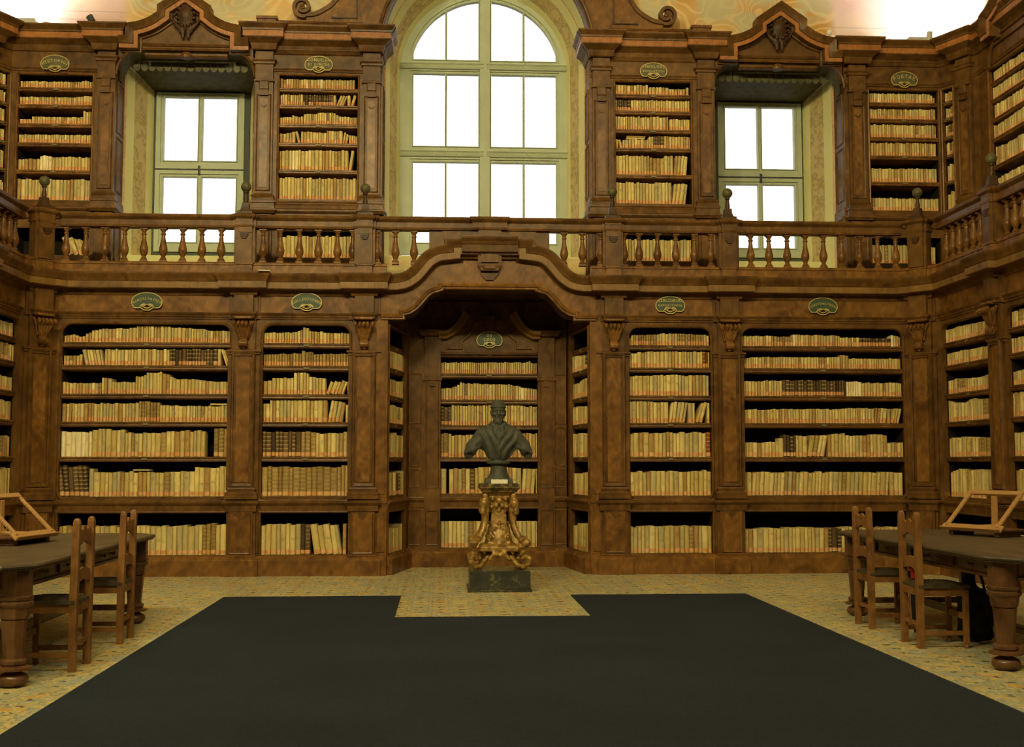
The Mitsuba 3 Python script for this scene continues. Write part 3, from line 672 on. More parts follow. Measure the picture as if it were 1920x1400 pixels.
part(pa, 'cornice_fascia', MB().elev(topc, [(-.209, .1505), (-.207, .158), (-.128, .158), (-.126, .1505)], cap=False), 'wood_lit', FB)
part(pa, 'crest_cornice', MB().elev([(-.37, 4.435), (.37, 4.435)], [(n, o + .06) for n, o in CN]), 'wood', FB)
AM = [(-.085, 0), (-.085, .05), (-.075, .06), (-.055, .055), (-.05, .075), (-.03, .08), (-.025, .065), (-.012, .055), (0, .05), (0, 0)]
part(pa, 'opening_moulding', MB().elev(loc, AM), 'wood_panel', FB, smooth=30)
sp = Polygon(topc + [(1.42, 3.66)] + loc[::-1] + [(-1.42, 3.66)]).buffer(0)
part(pa, 'spandrel', MB().extr(sp, -.03, .04), 'wood_panel', FB)
so = MB()
inn = [(x * .955, z - .085) for x, z in loc]
for a, b in zip(inn[:-1], inn[1:]): so.add([[a[0], 0, a[1]], [b[0], 0, b[1]], [b[0], .30, b[1]], [a[0], .30, a[1]]], [[0, 1, 2, 3]])
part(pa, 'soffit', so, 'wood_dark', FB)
part(pa, 'keystone', MB().sqlathe([(.12, 3.99), (.155, 4.05), (.155, 4.08)], 0, -.03, 1, .6).box(-.155, .155, -.13, 0, 4.07, 4.27).box(-.115, .115, -.16, 0, 4.09, 4.24).box(-.17, .17, -.16, 0, 4.245, 4.275).box(-.12, .12, -.115, 0, 3.985, 4.06).cham(-.085, .085, -.14, 0, 4.0, 4.05, .01).extr(Polygon([(-.13, 3.96), (.13, 3.96), (.10, 3.92), (.05, 3.865), (-.05, 3.865), (-.10, 3.92)]), -.06, 0), 'wood', FB)
at = MB().box(-.62, .62, -.03, .10, 4.33, 4.66).box(-.15, .15, -.10, .1, 4.40, 4.66).box(-.80, -.62, -.01, .10, 4.07, 4.62).box(.62, .80, -.01, .10, 4.07, 4.62).box(-.23, -.15, -.06, .1, 4.4, 4.66).box(.15, .23, -.06, .1, 4.4, 4.66)
part(pa, 'attic_panel', at, 'wood', FB)
# ------------------------------------------------------------------ balustrade of the gallery
RAIL = [(-.09, 4.53), (.075, 4.53), (.08, 4.55), (.07, 4.56), (.07, 4.625), (.085, 4.64), (.105, 4.66), (.11, 4.68), (.10, 4.70), (.0, 4.71), (-.10, 4.70), (-.11, 4.68), (-.085, 4.64), (-.09, 4.53)]
BAL = shp(MB().sqlathe([(.046, 4.072), (.046, 4.10)]).lathe([(.040, 4.10), (.046, 4.115), (.034, 4.13), (.026, 4.145), (.034, 4.165), (.047, 4.19), (.055, 4.22), (.056, 4.245), (.050, 4.275), (.040, 4.315), (.031, 4.36), (.026, 4.40), (.024, 4.43), (.034, 4.44), (.034, 4.452), (.024, 4.46), (.026, 4.48), (.040, 4.497), (.042, 4.51)], 0, 0, 12).sqlathe([(.046, 4.508), (.046, 4.535)]), 'wood_panel', 40)
def rail(M, x0, x1, bal, label, y=.02):
    k = thing('balustrade', label, 'balustrade', 'balustrades along the gallery edge')
    part(k, 'handrail', MB().plan([(x0, y), (x1, y)], RAIL), 'wood', M)
    for b in bal: part(k, 'baluster', BAL, '', shift(M, b, y))
    return k
def newel(M, xc, label, ball=True, y=-.03):
    N = shift(M, xc, y)
    k = thing('newel_post', label, 'post', 'posts of the gallery balustrade')
    part(k, 'shaft', MB().box(-.10, .10, -.085, .10, 4.06, 4.56).box(-.135, .135, -.055, .09, 4.06, 4.56).box(-.10, .10, -.095, .10, 4.46, 4.56), 'wood', N)
    part(k, 'cap', MB().plan([(-.15, .1), (-.15, -.06), (-.11, -.06), (-.11, -.10), (.11, -.10), (.11, -.06), (.15, -.06), (.15, .1)], [(-.02, 4.53), (0, 4.53), (.005, 4.555), (-.005, 4.56), (-.005, 4.63), (.01, 4.645), (.03, 4.665), (.035, 4.69), (.0, 4.71), (-.10, 4.715)], cap=False).box(-.11, .11, -.1, .1, 4.62, 4.712), 'wood', N)
    part(k, 'drop_ornament', MB().box(-.055, .055, -.115, -.08, 4.425, 4.455).box(-.045, .045, -.11, -.08, 4.40, 4.425).box(-.03, .03, -.105, -.08, 4.38, 4.40), 'wood_dark', N)
    if ball:
        f = part(k, 'finial', MB().sqlathe([(.10, 4.71), (.10, 4.74), (.065, 4.755), (.05, 4.80), (.045, 4.86)]).lathe([(.028, 4.86), (.034, 4.90), (.026, 4.94), (.022, 4.985), (.034, 5.0), (.03, 5.02)], 0, 0, 12), 'wood_dark', N, smooth=40)
        part(f, 'ball', MB().lathe([(.003, 5.01)] + [(.068 * math.cos(math.radians(a)), 5.078 + .068 * math.sin(math.radians(a))) for a in range(-75, 90, 15)] + [(.002, 5.147)], 0, 0, 16), 'gold_dark', N, smooth=True)
    return k
wide = [3.31] + [3.53 + .25 * i for i in range(9)]
narr = [1.81] + [2.01 + .25 * i for i in range(4)] + [2.985]
for s, w in ((-1, 'left'), (1, 'right')):
    rail(FB, min(s * 5.60, s * 3.34), max(s * 5.60, s * 3.34), sorted(s * b for b in wide), f'gallery balustrade in front of the tall {w} window')
    rail(FB, min(s * 3.09, s * 1.76), max(s * 3.09, s * 1.76), sorted(s * b for b in narr), f'gallery balustrade over the narrow bookcase {w} of the niche')
    rail(FB, min(s * 1.53, s * .60), max(s * 1.53, s * .60), sorted(s * b for b in (1.49, 1.245, 1.0)), f'short gallery balustrade on the {w} shoulder of the arch')
    newel(FB, s * 3.21, f'gallery post with ball finial between the tall {w} window and the {w} upper bookcase')
    newel(FB, s * 1.645, f'gallery post with ball finial on the {w} side of the great window')
    M = FCL if s < 0 else FCR
    newel(M, LC / 2, f'gallery post with ball finial in the {w} corner of the room')
    M = FLL if s < 0 else FRL; X = (lambda y: y) if s < 0 else (lambda y: -y)
    newel(M, X(13.755), f'gallery post with ball finial along the {w} wall')
    ys = [13.99 + .2 * i for i in range(7)]
    rail(M, min(X(13.87), X(15.36)), max(X(13.87), X(15.36)), sorted(X(y) for y in ys), f'gallery balustrade along the {w} wall next to the corner')
    ys = [12.1 + .2 * i for i in range(8)]
    rail(M, min(X(12.0), X(13.64)), max(X(12.0), X(13.64)), sorted(X(y) for y in ys), f'gallery balustrade along the {w} wall, second from the corner')
    newel(M, X(11.88), f'second gallery post with ball finial along the {w} wall')
    ys = [10.15 + .2 * i for i in range(9)]
    rail(M, min(X(9.9), X(11.76)), max(X(9.9), X(11.76)), sorted(X(y) for y in ys), f'gallery balustrade along the {w} wall nearest the viewer')
part(pa, 'attic_rail', MB().plan(jog([(-.62, .02), (.62, .02)], [(0, .46, .78, .06)]), RAIL), 'wood', FB)

# ------------------------------------------------------------------ upper bookcases
ZU = [6.80, 6.555, 6.28, 6.005, 5.615, 5.187]
def bay_upper(M, name, label, xa, xb, x0, x1, dz=0.0, text=None, depth=.40, ztop=6.975, pz=7.12, low=True, group='bookcases of the upper tier'):
    k = thing(name, label, 'bookcase', group)
    zs = [z + dz for z in ZU]; zt = ztop + dz
    fr = sbox(xa, xb, 3.95, 7.36)
    op = Polygon(rrect(x0, x1, zs[-1] - .03, zt)); lo = Polygon(rrect(x0, x1, 4.33, 4.73))
    part(k, 'face_frame', MB().extr(fr.difference(op).difference(lo) if low else fr.difference(op), 0, .05), 'wood', M)
    ed = [(0, 0), (0, .010), (.010, .018), (.022, .012), (.03, 0)]
    part(k, 'opening_moulding', MB().elev(rrect(x0, x1, zs[-1] - .03, zt)[::-1], ed, closed=True), 'wood_panel', M)
    c = MB()
    for x in (x0 - .03, x1): c.box(x, x + .03, .05, depth, 3.95, 7.36)
    c.box(x0 - .03, x1 + .03, .05, depth, zt, zt + .04).box(x0, x1, .05, depth, 4.73, 4.77)
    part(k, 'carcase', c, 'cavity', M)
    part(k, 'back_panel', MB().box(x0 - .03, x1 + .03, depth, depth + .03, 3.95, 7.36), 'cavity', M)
    for z in zs[:-1]:
        b = part(k, 'shelf', MB().plan([(x0, .035), (x1, .035)], [(-.36, z), (.012, z), (.022, z - .010), (.022, z - .022), (.012, z - .030), (.012, z - .045), (.004, z - .056), (-.36, z - .056)]), 'wood_panel', M)
        part(b, 'shelf_tag', MB().box((x0 + x1) / 2 - .035, (x0 + x1) / 2 + .035, .006, .016, z - .042, z - .016), 'tag', M)
    part(k, 'bottom_board', MB().box(x0, x1, .01, depth, zs[-1] - .03, zs[-1]), 'wood', M)
    part(k, 'bottom_board', MB().box(x0, x1, .01, depth, 4.30, 4.352), 'wood', M)
    part(k, 'base_moulding', MB().plan([(xa, 0), (xb, 0)], [(0, 4.86), (.03, 4.865), (.04, 4.90), (.04, 4.965), (.06, 4.98), (.075, 5.0), (.075, 5.02), (.03, 5.045), (.02, 5.09), (0, 5.12)]), 'wood', M)
    part(k, 'frieze_moulding', MB().plan([(xa, 0), (xb, 0)], [(0, 7.02 + dz), (.015, 7.025 + dz), (.02, 7.045 + dz), (.035, 7.065 + dz), (.035, 7.08 + dz), (0, 7.09 + dz)]).plan([(xa, 0), (xb, 0)], [(0, 7.27), (.02, 7.285), (.03, 7.31), (.045, 7.335), (.045, 7.345), (0, 7.35)]), 'wood', M)
    if text: plaque(k, shift(M, (x0 + x1) / 2, -.035, pz), text, .39, .2, dark=True)
    return k
UP = {}
def pil_upper(M, xc, label):
    N = shift(M, xc)
    k = thing('pilaster', label, 'pilaster', 'pilasters of the upper tier')
    if not UP:
        rect = lambda w, d: [(-w, .01), (-w, -d), (w, -d), (w, .01)]
        UP['pedestal'] = shp(MB().box(-.13, .13, -.07, 0, 3.95, 4.98).elev(rrect(-.09, .09, 4.1, 4.8), [(0, 0), (0, .012), (-.012, .016), (-.02, 0)], closed=True, y=-.07), 'wood')
        UP['base'] = shp(MB().plan(rect(.125, .06), [(.045, 4.96), (.05, 4.965), (.06, 4.985), (.075, 5.0), (.075, 5.02), (.05, 5.03), (.045, 5.10), (.055, 5.11), (.055, 5.14), (.03, 5.15), (.03, 5.19), (.04, 5.205), (.03, 5.225), (0, 5.24), (-.02, 5.3)], cap=False).box(-.15, .15, -.1, 0, 4.96, 5.0), 'wood', 40)
        UP['shaft'] = shp(MB().box(-.125, .125, -.055, 0, 5.2, 6.9).elev(rrect(-.085, .085, 5.3, 6.66), [(0, 0), (0, .010), (-.010, .015), (-.02, 0)], closed=True, y=-.055), 'wood')
        UP['shaft_panel'] = shp(MB().box(-.055, .055, -.066, -.05, 5.34, 6.62), 'wood_panel')
        UP['drop_ornament'] = shp(MB().cham(-.065, .065, -.10, -.05, 6.74, 6.86, .008).box(-.055, .055, -.085, -.05, 6.68, 6.74).box(-.06, .06, -.095, -.05, 6.655, 6.68), 'wood')
        UP['drop_ring'] = shp(MB().elev(arc(0, 6.53, .035, 180, 360, 8), [(-.012, 0), (-.012, .025), (.012, .025), (.012, 0)], y=-.055), 'wood')
        UP['capital'] = shp(MB().box(-.125, .125, -.075, 0, 6.88, 7.13).plan(rect(.125, .075), [(0, 6.855), (.015, 6.865), (.015, 6.885), (0, 6.895)], cap=False).box(-.12, .12, -.07, 0, 6.86, 6.89).plan(rect(.125, .075), [(-.01, 7.10), (.02, 7.115), (.022, 7.14), (.045, 7.165), (.045, 7.18), (0, 7.19)], cap=False).box(-.12, .12, -.07, 0, 7.1, 7.18), 'wood')
        UP['frieze_block'] = shp(MB().box(-.125, .125, -.075, 0, 7.18, 7.5), 'wood')
    for n in ('pedestal', 'base', 'shaft', 'shaft_panel', 'drop_ornament', 'drop_ring', 'capital', 'frieze_block'): part(k, n, UP[n], '', N)
    return k
C1 = -.055
bay_upper(FU, 'bookcase', 'upper bookcase at the far left beyond the tall left window', -6.70, -5.26, -6.60, -5.575, dz=C1, text=['HISTORICI'], pz=7.06)
bay_upper(FU, 'bookcase', 'upper bookcase between the tall left window and the great arched window', -3.30, -1.50, -2.955, -1.845, text=['CONCILIA', 'ET SYNODI'])
bay_upper(FU, 'bookcase', 'upper bookcase between the great arched window and the tall right window', 1.50, 3.32, 1.873, 2.977, text=['THEOLOGI', 'SCHOLASTICI'])
bay_upper(FU, 'bookcase', 'upper bookcase at the far right beyond the tall right window', 5.26, 6.70, 5.625, 6.66, dz=C1, text=['POETAE'], pz=7.06)
for x, l in ((-5.37, 'upper pilaster on the left side of the tall left window'), (-3.165, 'upper pilaster on the right side of the tall left window'), (-1.645, 'upper pilaster at the left jamb of the great arched window'),
             (1.66, 'upper pilaster at the right jamb of the great arched window'), (3.19, 'upper pilaster on the left side of the tall right window'), (5.43, 'upper pilaster on the right side of the tall right window')):
    pil_upper(FU, x, l)
# cheeks of the bookcases facing the windows, panelled
def cheek(x, lab, face):
    M = mat4(x, 17.4, 0, -PI / 2) if face < 0 else mat4(x, 16.95, 0, PI / 2)
    k = single('cheek_panel', MB().box(0, .45, -.01, .03, 3.95, 7.36), 'wood', lab, 'panelling', M)
    ed = [(0, 0), (0, .012), (-.012, .018), (-.024, 0)]
    for z0, z1 in ((5.30, 6.05), (6.15, 6.85), (4.1, 4.8)): part(k, 'moulding', MB().elev(rrect(.10, .37, z0, z1), ed, closed=True, y=-.01), 'wood', M)
    part(k, 'base_moulding', MB().plan([(0, 0), (.45, 0)], [(0, 4.90), (.03, 4.92), (.05, 4.98), (.075, 5.0), (.075, 5.02), (.03, 5.05), (.03, 5.15), (0, 5.2)]), 'wood', M)
for x, f, l in ((-5.26, 1, 'panelled side of the far left upper bookcase facing the tall window'), (5.26, -1, 'panelled side of the far right upper bookcase facing the tall window'),
                (-3.30, -1, 'panelled left side of the upper bookcase beside the tall left window'), (3.32, 1, 'panelled right side of the upper bookcase beside the tall right window'),
                (-1.50, 1, 'panelled side of the upper bookcase facing the great window from the left'), (1.50, -1, 'panelled side of the upper bookcase facing the great window from the right')):
    cheek(x, l, f)
# corners and side walls of the upper tier
A2 = math.atan2(.62, .30); L2 = math.hypot(.62, .30)
FCUL, FCUR = mat4(-7.0, 16.33, 0, A2), mat4(6.70, 16.95, 0, -A2)
bay_upper(FCUL, 'bookcase', 'sliver of upper bookcase in the left corner of the room', -.05, L2 + .05, L2 - .22, L2 - .03, dz=C1, depth=.3, low=False)
bay_upper(FCUR, 'bookcase', 'sliver of upper bookcase in the right corner of the room', -.05, L2 + .05, .03, .22, dz=C1, depth=.3, low=False)
pil_upper(FCUL, L2 / 2 - .12, 'upper pilaster set across the left corner of the room')
pil_upper(FCUR, L2 / 2 + .12, 'upper pilaster set across the right corner of the room')
bay_upper(FRU, 'bookcase', 'upper bookcase on the right wall', -16.35, -9.85, -16.02, -13.9, dz=C1)
bay_upper(FLU, 'bookcase', 'upper bookcase on the left wall', 9.85, 16.35, 13.9, 16.02, dz=C1)
CORU = [(0, 7.30), (.02, 7.31), (.035, 7.35), (.045, 7.39), (.115, 7.445), (.130, 7.455), (.135, 7.545), (.145, 7.55), (.148, 7.575), (.180, 7.61), (.195, 7.63), (.195, 7.65), (-.35, 7.665)]
def cornice_u(path, brk, lab, dz=0):
    k = thing('cornice', lab, 'cornice')
    pr = [(o, z + dz) for o, z in CORU]
    part(k, 'moulding', MB().plan(jog(path, brk), pr), 'wood', smooth=30)
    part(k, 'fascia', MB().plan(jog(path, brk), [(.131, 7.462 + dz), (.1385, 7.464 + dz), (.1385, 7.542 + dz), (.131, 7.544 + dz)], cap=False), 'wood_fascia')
    return k
cornice_u([(-7.0, 9.85), (-7.0, 16.33), (-6.70, 16.95), (-5.24, 16.95), (-5.24, 17.38)], [(1, .10, .40, .11), (2, 6.70 - 5.53, 6.70 - 5.245, .11)], 'upper cornice in the left corner of the room', -.05)
cornice_u([(5.24, 17.38), (5.24, 16.95), (6.70, 16.95), (7.0, 16.33), (7.0, 9.85)], [(1, .005, .35, .11), (2, .29, .59, .11)], 'upper cornice in the right corner of the room', -.03)
cornice_u([(-3.32, 17.38), (-3.32, 16.95), (-1.49, 16.95), (-1.49, 17.38)], [(1, .01, .30, .11), (1, 1.53, 1.82, .11)], 'upper cornice left of the great arched window')
cornice_u([(1.49, 17.38), (1.49, 16.95), (3.34, 16.95), (3.34, 17.38)], [(1, .01, .31, .11), (1, 1.55, 1.84, .11)], 'upper cornice right of the great arched window')
# pediments over the tall windows
def cartouche_sdf():
    def f(P):
        x, y, z = P[..., 0], P[..., 1], P[..., 2]
        ax = np.abs(x); Q = np.stack([ax, y, z], -1)
        d = ell(P, (0, -.01, .02), (.11, .07, .15))
        d = smin(d, ell(P, (0, -.04, .06), (.075, .06, .085)), .03)
        for a, b, c, e in (((.06, -.05, .16), (.15, -.04, .13), .03, .022), ((.15, -.04, .13), (.175, -.03, .02), .024, .022), ((.175, -.03, .02), (.12, -.04, -.07), .022, .018), ((.12, -.04, -.07), (.05, -.05, -.13), .02, .02), ((.03, -.04, -.12), (.03, -.04, -.24), .028, .018), ((.0, -.05, .17), (.06, -.05, .21), .026, .02)):
            d = smin(d, cap(Q, a, b, c, e), .012)
        for i in range(6):
            a = .3 + i * .5
            d = smin(d, ell(Q, (.105 * math.sin(a), -.075, .03 + .13 * math.cos(a)), (.022, .022, .022)), .01)
        for i in range(3): d = smin(d, ell(Q, (.035 + .03 * i, -.04, -.19 + .045 * i), (.024, .02, .03)), .012)
        return np.maximum(d, y)
    return snet(f, (-.22, -.15, -.30), (.22, .012, .27), .012)
CAR = shp(cartouche_sdf(), 'wood_dark', True)
def pediment(M, xc, lab, w=.945, recess=True):
    N = shift(M, xc)
    k = thing('pediment', lab, 'pediment', 'pediments over the upper openings')
    half = [(-.90, 7.43), (-.80, 7.43), (-.80, 7.60)] + curve([(-.76, 7.61), (-.62, 7.64), (-.48, 7.70), (-.37, 7.78)], 4) + [(-.37, 7.88), (0, 8.14)]
    top = half + [(-x, z) for x, z in half[-2::-1]]
    pr = [(-.19, 0), (-.185, .05), (-.165, .055), (-.16, .16), (-.10, .165), (-.095, .18), (-.05, .20), (-.015, .23), (0, .235), (.005, .22), (.005, 0)]
    part(k, 'raking_cornice', MB().elev(top, pr, y=-.02), 'wood', N, smooth=30)
    part(k, 'raking_fascia', MB().elev(top, [(-.158, .158), (-.157, .168), (-.104, .170), (-.102, .16)], y=-.02, cap=False), 'wood_fascia', N)
    op = Polygon([(-.62, 7.29), (.62, 7.29)] + arc(.62, 6.96, .33, 90, 0, 8) + [(.95, 6.5), (-.95, 6.5)] + arc(-.62, 6.96, .33, 180, 90, 8)).buffer(0)
    tym = Polygon([(-w, 6.5), (-w, 7.43)] + [(x, z - .1) for x, z in top] + [(w, 7.43), (w, 6.5)]).buffer(0)
    part(k, 'tympanum', MB().extr(tym.difference(op) if recess else tym.intersection(sbox(-2, 2, 7.2, 9)), -.03, .10), 'wood', N)
    part(k, 'lintel_moulding', MB().elev([(-.95, 6.93)] + arc(-.62, 6.96, .33, 180, 90, 8) + arc(.62, 6.96, .33, 90, 0, 8) + [(.95, 6.93)], [(0, 0), (0, .02), (.02, .03), (.035, .012), (.04, 0)], y=-.03, cap=False).plan([(-.86, -.03), (.86, -.03)], [(0, 7.345), (.02, 7.35), (.035, 7.37), (.02, 7.39), (0, 7.39)]), 'wood', N)
    part(k, 'carved_cartouche', CAR, '', shift(N, 0, -.05, 7.735) @ np.diag([1.2, 1.15, 1.15, 1.0]), label='dark carved cartouche')
    if recess:
        sh = MB()
        pl = [(-.95, 6.90)] + arc(-.62, 6.96, .33, 180, 90, 8) + arc(.62, 6.96, .33, 90, 0, 8) + [(.95, 6.90)]
        for a, b in zip(pl[:-1], pl[1:]): sh.add([[a[0], .09, a[1]], [b[0], .09, b[1]], [b[0], .30, b[1] - .04], [a[0], .30, a[1] - .04]], [[0, 1, 2, 3]])
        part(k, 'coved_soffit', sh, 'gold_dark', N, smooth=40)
        part(k, 'shell_ornament', MB().lathe([(.085, 7.20), (.09, 7.235), (.075, 7.27), (.03, 7.29), (.0, 7.292)], 0, .02, 14).plan([(-.58, .0), (.58, .0)], [(-.05, 7.20), (.0, 7.21), (.02, 7.23), (.02, 7.26), (-.05, 7.27)]), 'wood', N)
        fr = []
        for i in range(15):
            x = -.77 + i * .11
            part(k, 'fringe_lappet', MB().extr(Polygon([(x - .05, 7.25), (x + .05, 7.25), (x + .05, 7.14), (x + .03, 7.11), (x, 7.10), (x - .03, 7.11), (x - .05, 7.14)]), .30, .325), 'gold_dark', N)
        part(k, 'fringe_rail', MB().box(-.94, .94, .29, .34, 7.24, 7.36), 'gold_dark', N)
    return k
pediment(FU, -4.275, 'pointed wooden pediment over the tall left window')
pediment(FU, 4.275, 'pointed wooden pediment over the tall right window')
pediment(FRU, -14.95, 'pointed wooden pediment over the upper bookcase on the right wall', recess=False)
pediment(FLU, 14.95, 'pointed wooden pediment over the upper bookcase on the left wall', recess=False)
# surround of the great arched window
sa = thing('arch_surround', 'wooden archivolt framing the great central window', 'arch surround')
ap = [(-1.48, 7.30)] + arc(0, 7.42, 1.48, 180, 0, 40) + [(1.48, 7.30)]
part(sa, 'archivolt', MB().elev(ap, [(0, -.40), (0, .05), (.02, .11), (.035, .05), (.05, .05), (.06, .08), (.085, .09), (.10, .06), (.115, .06), (.12, .0), (.12, -.3)]), 'wood', FU, smooth=35)
ip = arc(0, 7.42, 1.475, 180, 0, 40)
part(sa, 'intrados', MB().add([[x, y, z] for y in (.03, .44) for x, z in ip], [[i, i + 1, 41 + i + 1, 41 + i] for i in range(40)]), 'reveal', FU, smooth=40)
for s, w in ((-1, 'left'), (1, 'right')):
    cvx = curve([(2.02, 9.3), (2.03, 8.75), (2.08, 8.40), (2.22, 8.12), (2.45, 7.96), (2.62, 7.93)], 5)
    ol = Polygon([(1.40, 7.62)] + [(2.75, 7.62), (2.75, 7.90)] + cvx[::-1] + [(1.40, 9.3)])
    ol = ol.difference(Point(0, 7.42).buffer(1.52, 40))
    if s < 0: ol = affinity.scale(ol, -1, 1, origin=(0, 0))
    k = thing('scroll_panel', f'wooden panel with a volute flanking the great window on the {w}', 'scroll panel')
    part(k, 'panel', MB().extr(ol, .18, .30), 'wood_panel', FU)
    pt = [(s * x, z) for x, z in cvx]
    part(k, 'edge_moulding', MB().elev(pt, [(-.03, 0), (-.03, .04), (.03, .04), (.03, 0)], y=.18), 'wood', FU, smooth=40)
    part(k, 'inner_moulding', MB().elev([(s * 1.88, 9.3), (s * 1.88, 7.90), (s * 2.25, 7.90)], [(-.012, 0), (-.01, .02), (.01, .02), (.012, 0)], y=.18), 'wood_dark', FU)
    sp = [(s * (2.66 + (.145 - .115 * t) * math.cos(2 * PI * 1.6 * t - 1.9)), 8.03 + (.145 - .115 * t) * math.sin(2 * PI * 1.6 * t - 1.9)) for t in np.linspace(0, 1, 40)]
    part(k, 'volute', MB().elev(sp, [(-.028, 0), (-.024, .11), (.024, .11), (.028, 0)], y=.2).mb(MB().lathe([(.0, .10), (.03, .09), (.04, .0)], 0, 0, 12), np.array([[1, 0, 0, s * 2.66], [0, 0, -1, .2], [0, 1, 0, 8.03], [0, 0, 0, 1.0]])), 'wood', FU, smooth=40)
    part(k, 'attic_course', MB().plan([(min(s * 3.30, s * 1.52), .10), (max(s * 3.30, s * 1.52), .10)], [(-.2, 7.62), (.02, 7.62), (.02, 7.76), (.035, 7.77), (.05, 7.79), (.05, 7.80), (-.2, 7.805)]).box(s * 3.15 - .13, s * 3.15 + .13, .0, .3, 7.62, 7.84).box(s * 3.15 - .15, s * 3.15 + .15, -.02, .3, 7.80, 7.84).box(s * 1.66 - .13, s * 1.66 + .13, .03, .3, 7.62, 7.80), 'wood_panel', FU)

# ------------------------------------------------------------------ books
BOOKS = []
RNG = random.Random(7)
def book_mesh(w, h, d, bulge, bid, cls, nolab):
    xs = np.array([0, 0, w * .2, w * .5, w * .8, w, w]); ys = np.array([d, .006, -bulge * .7, -bulge, -bulge * .7, .006, d])
    su = np.array([.02, .05, .25, .5, .75, .95, .98])
    v = np.vstack([np.stack([xs, ys, np.zeros(7)], 1), np.stack([xs, ys, np.full(7, h)], 1)])
    o = 2 * (cls + 8 * nolab)
    uv = np.vstack([np.stack([bid + su, np.full(7, o + .0005)], 1), np.stack([bid + su, np.full(7, o + h)], 1)])
    f = [q for i in range(6) for q in ([i, i + 1, i + 8], [i, i + 8, i + 7])] + [[7, 7 + i, 8 + i] for i in range(1, 6)] + [[0, 6, 13], [0, 13, 7]]
    return v, np.array(f), uv
def rot_y(v, a, px, pz=0):
    """rotate clockwise as the viewer sees it (top to the right) about (px, pz)"""
    c, s = math.cos(a), math.sin(a)
    x, z = v[:, 0] - px, v[:, 2] - pz
    return np.stack([px + c * x + s * z, v[:, 1], pz - s * x + c * z], 1)
def parse(spec):
    a = spec.split(';')
    w = float(a[0][1:]); pr = [tuple(map(float, q.split(':'))) for q in a[1].split(',')]
    ev = []
    for e in (a[2].split() if len(a) > 2 else []):
        r = e[1:].split(':'); t = r[0].split('-')
        ev.append((e[0], float(t[0]), float(t[1]), float(r[1]) if len(r) > 1 else 0))
    return w, pr, ev
CLS = {'d': 1, 't': 2, 'r': 3, 'b': 4}
def fill(M, x0, x1, z, clear, spec, ppm, words, row, solo):
    w0, pr, ev = parse(spec)
    W = x1 - x0; x = x0 + .004; lean_end = None; cur = None
    while x < x1 - .012:
        t = (x - x0) / W
        e = {k: (a, b, v) for k, a, b, v in ev if a <= t < b}
        if 'g' in e: x = x0 + W * e['g'][1] + .001; continue
        h = np.interp(t, [p[0] for p in pr], [p[1] for p in pr]) / ppm
        h = min(h * RNG.uniform(.955, 1.03), clear - .012)
        w = max(.016, w0 / ppm * RNG.choice((.75, .85, 1, 1, 1.1, 1.3)))
        cls = 0; nolab = 0
        for c in 'dtrb':
            if c in e: cls = CLS[c]; nolab = int(c in 'b')
        if cls == 0 and RNG.random() < .035: cls = 2
        ang = math.radians(e['l'][2]) if 'l' in e else 0.0
        if ang: ang *= RNG.uniform(.8, 1.1)
        if cur is not None and (ang != 0) != (cur != 0) or (cur is not None and cur * ang < 0):
            if ang < 0: x += h * math.sin(-ang) * .92
            elif cur > 0: x += hl * math.sin(cur) * .92
        cur, hl = ang, h
        span = w / math.cos(ang) if ang else w
        reach = span + (h * math.sin(ang) if ang > 0 else 0)
        if x + reach > x1 - .002:
            if ang > 0: break
            w = x1 - .003 - x
            if w < .014: break
            span = w
        d = RNG.uniform(.17, .25); yf = .052 + RNG.uniform(0, .022)
        bid = len(BOOKS)
        v, f, uv = book_mesh(w - .003, h, d, min(.012, w * .22), bid, cls, nolab)
        if ang > 0: v = rot_y(v, ang, w)
        elif ang < 0: v = rot_y(v, ang, 0)
        off = np.array([x - min(0, v[:, 0].min()) * (ang >= 0), yf, z + .0005])
        if ang > 0: off[0] = x + span - w
        BOOKS.append(dict(v=v + off, f=f, uv=uv, M=M, cls=cls, words=words, row=row, solo=solo, ang=ang, lab=not nolab and cell(bid), w=w, h=h, d=d))
        x += span + RNG.uniform(0, .0015)
    for k, a, b, n in ev:
        if k == 'h':
            ht = np.interp((a + b) / 2, [p[0] for p in pr], [p[1] for p in pr]) / ppm * 1.03
            for i in range(int(n)):
                L = W * (b - a) * RNG.uniform(.85, .98); th = .024
                if ht + th > clear - .004: break
                v, f, uv = book_mesh(th, L, .2, .005, len(BOOKS), 0, 1)
                v = rot_y(v, math.pi / 2, 0)
                v = v + np.array([x0 + W * a, .06, z + ht + th + .001])
                BOOKS.append(dict(v=v, f=f, uv=uv, M=M, cls=0, words=words, row=row, solo=solo, ang=9, lab=False, w=th, h=L, d=.2)); ht += th + .001
def cell(b): return (b * 2654435761 % 1000) < 900
ORD = ['first', 'second', 'third', 'fourth', 'fifth', 'sixth', 'lowest']
def stock(M, x0, x1, zs, zt, th, specs, ppm, words, solo=()):
    for i, s in enumerate(specs):
        if not s: continue
        if i < 6: clear = (zt if i == 0 else zs[i - 1] - th) - zs[i]
        else: clear = .53 if ppm > 135 else .37
        z = zs[i] if i < 6 else (ZL[6] if zs is ZL else 4.352)
        fill(M, x0, x1, z, clear, s, ppm, words, ORD[i], i in solo)
def auto(n, lo, hi, w, seed):
    r = random.Random(seed); out = []
    for i in range(n):
        k = r.randint(3, 6); base = r.uniform(lo, hi)
        pr = ','.join(f'{j / k:.2f}:{base * r.uniform(.88, 1.12):.1f}' for j in range(k + 1))
        ev = ''
        if r.random() < .35: a = r.uniform(.1, .7); ev = f'{r.choice("dtt")}{a:.2f}-{a + .2:.2f}'
        out.append(f'w{w * r.uniform(.8, 1.1):.1f};{pr};{ev}')
    return out
P1, P2 = 142.4, 132.7
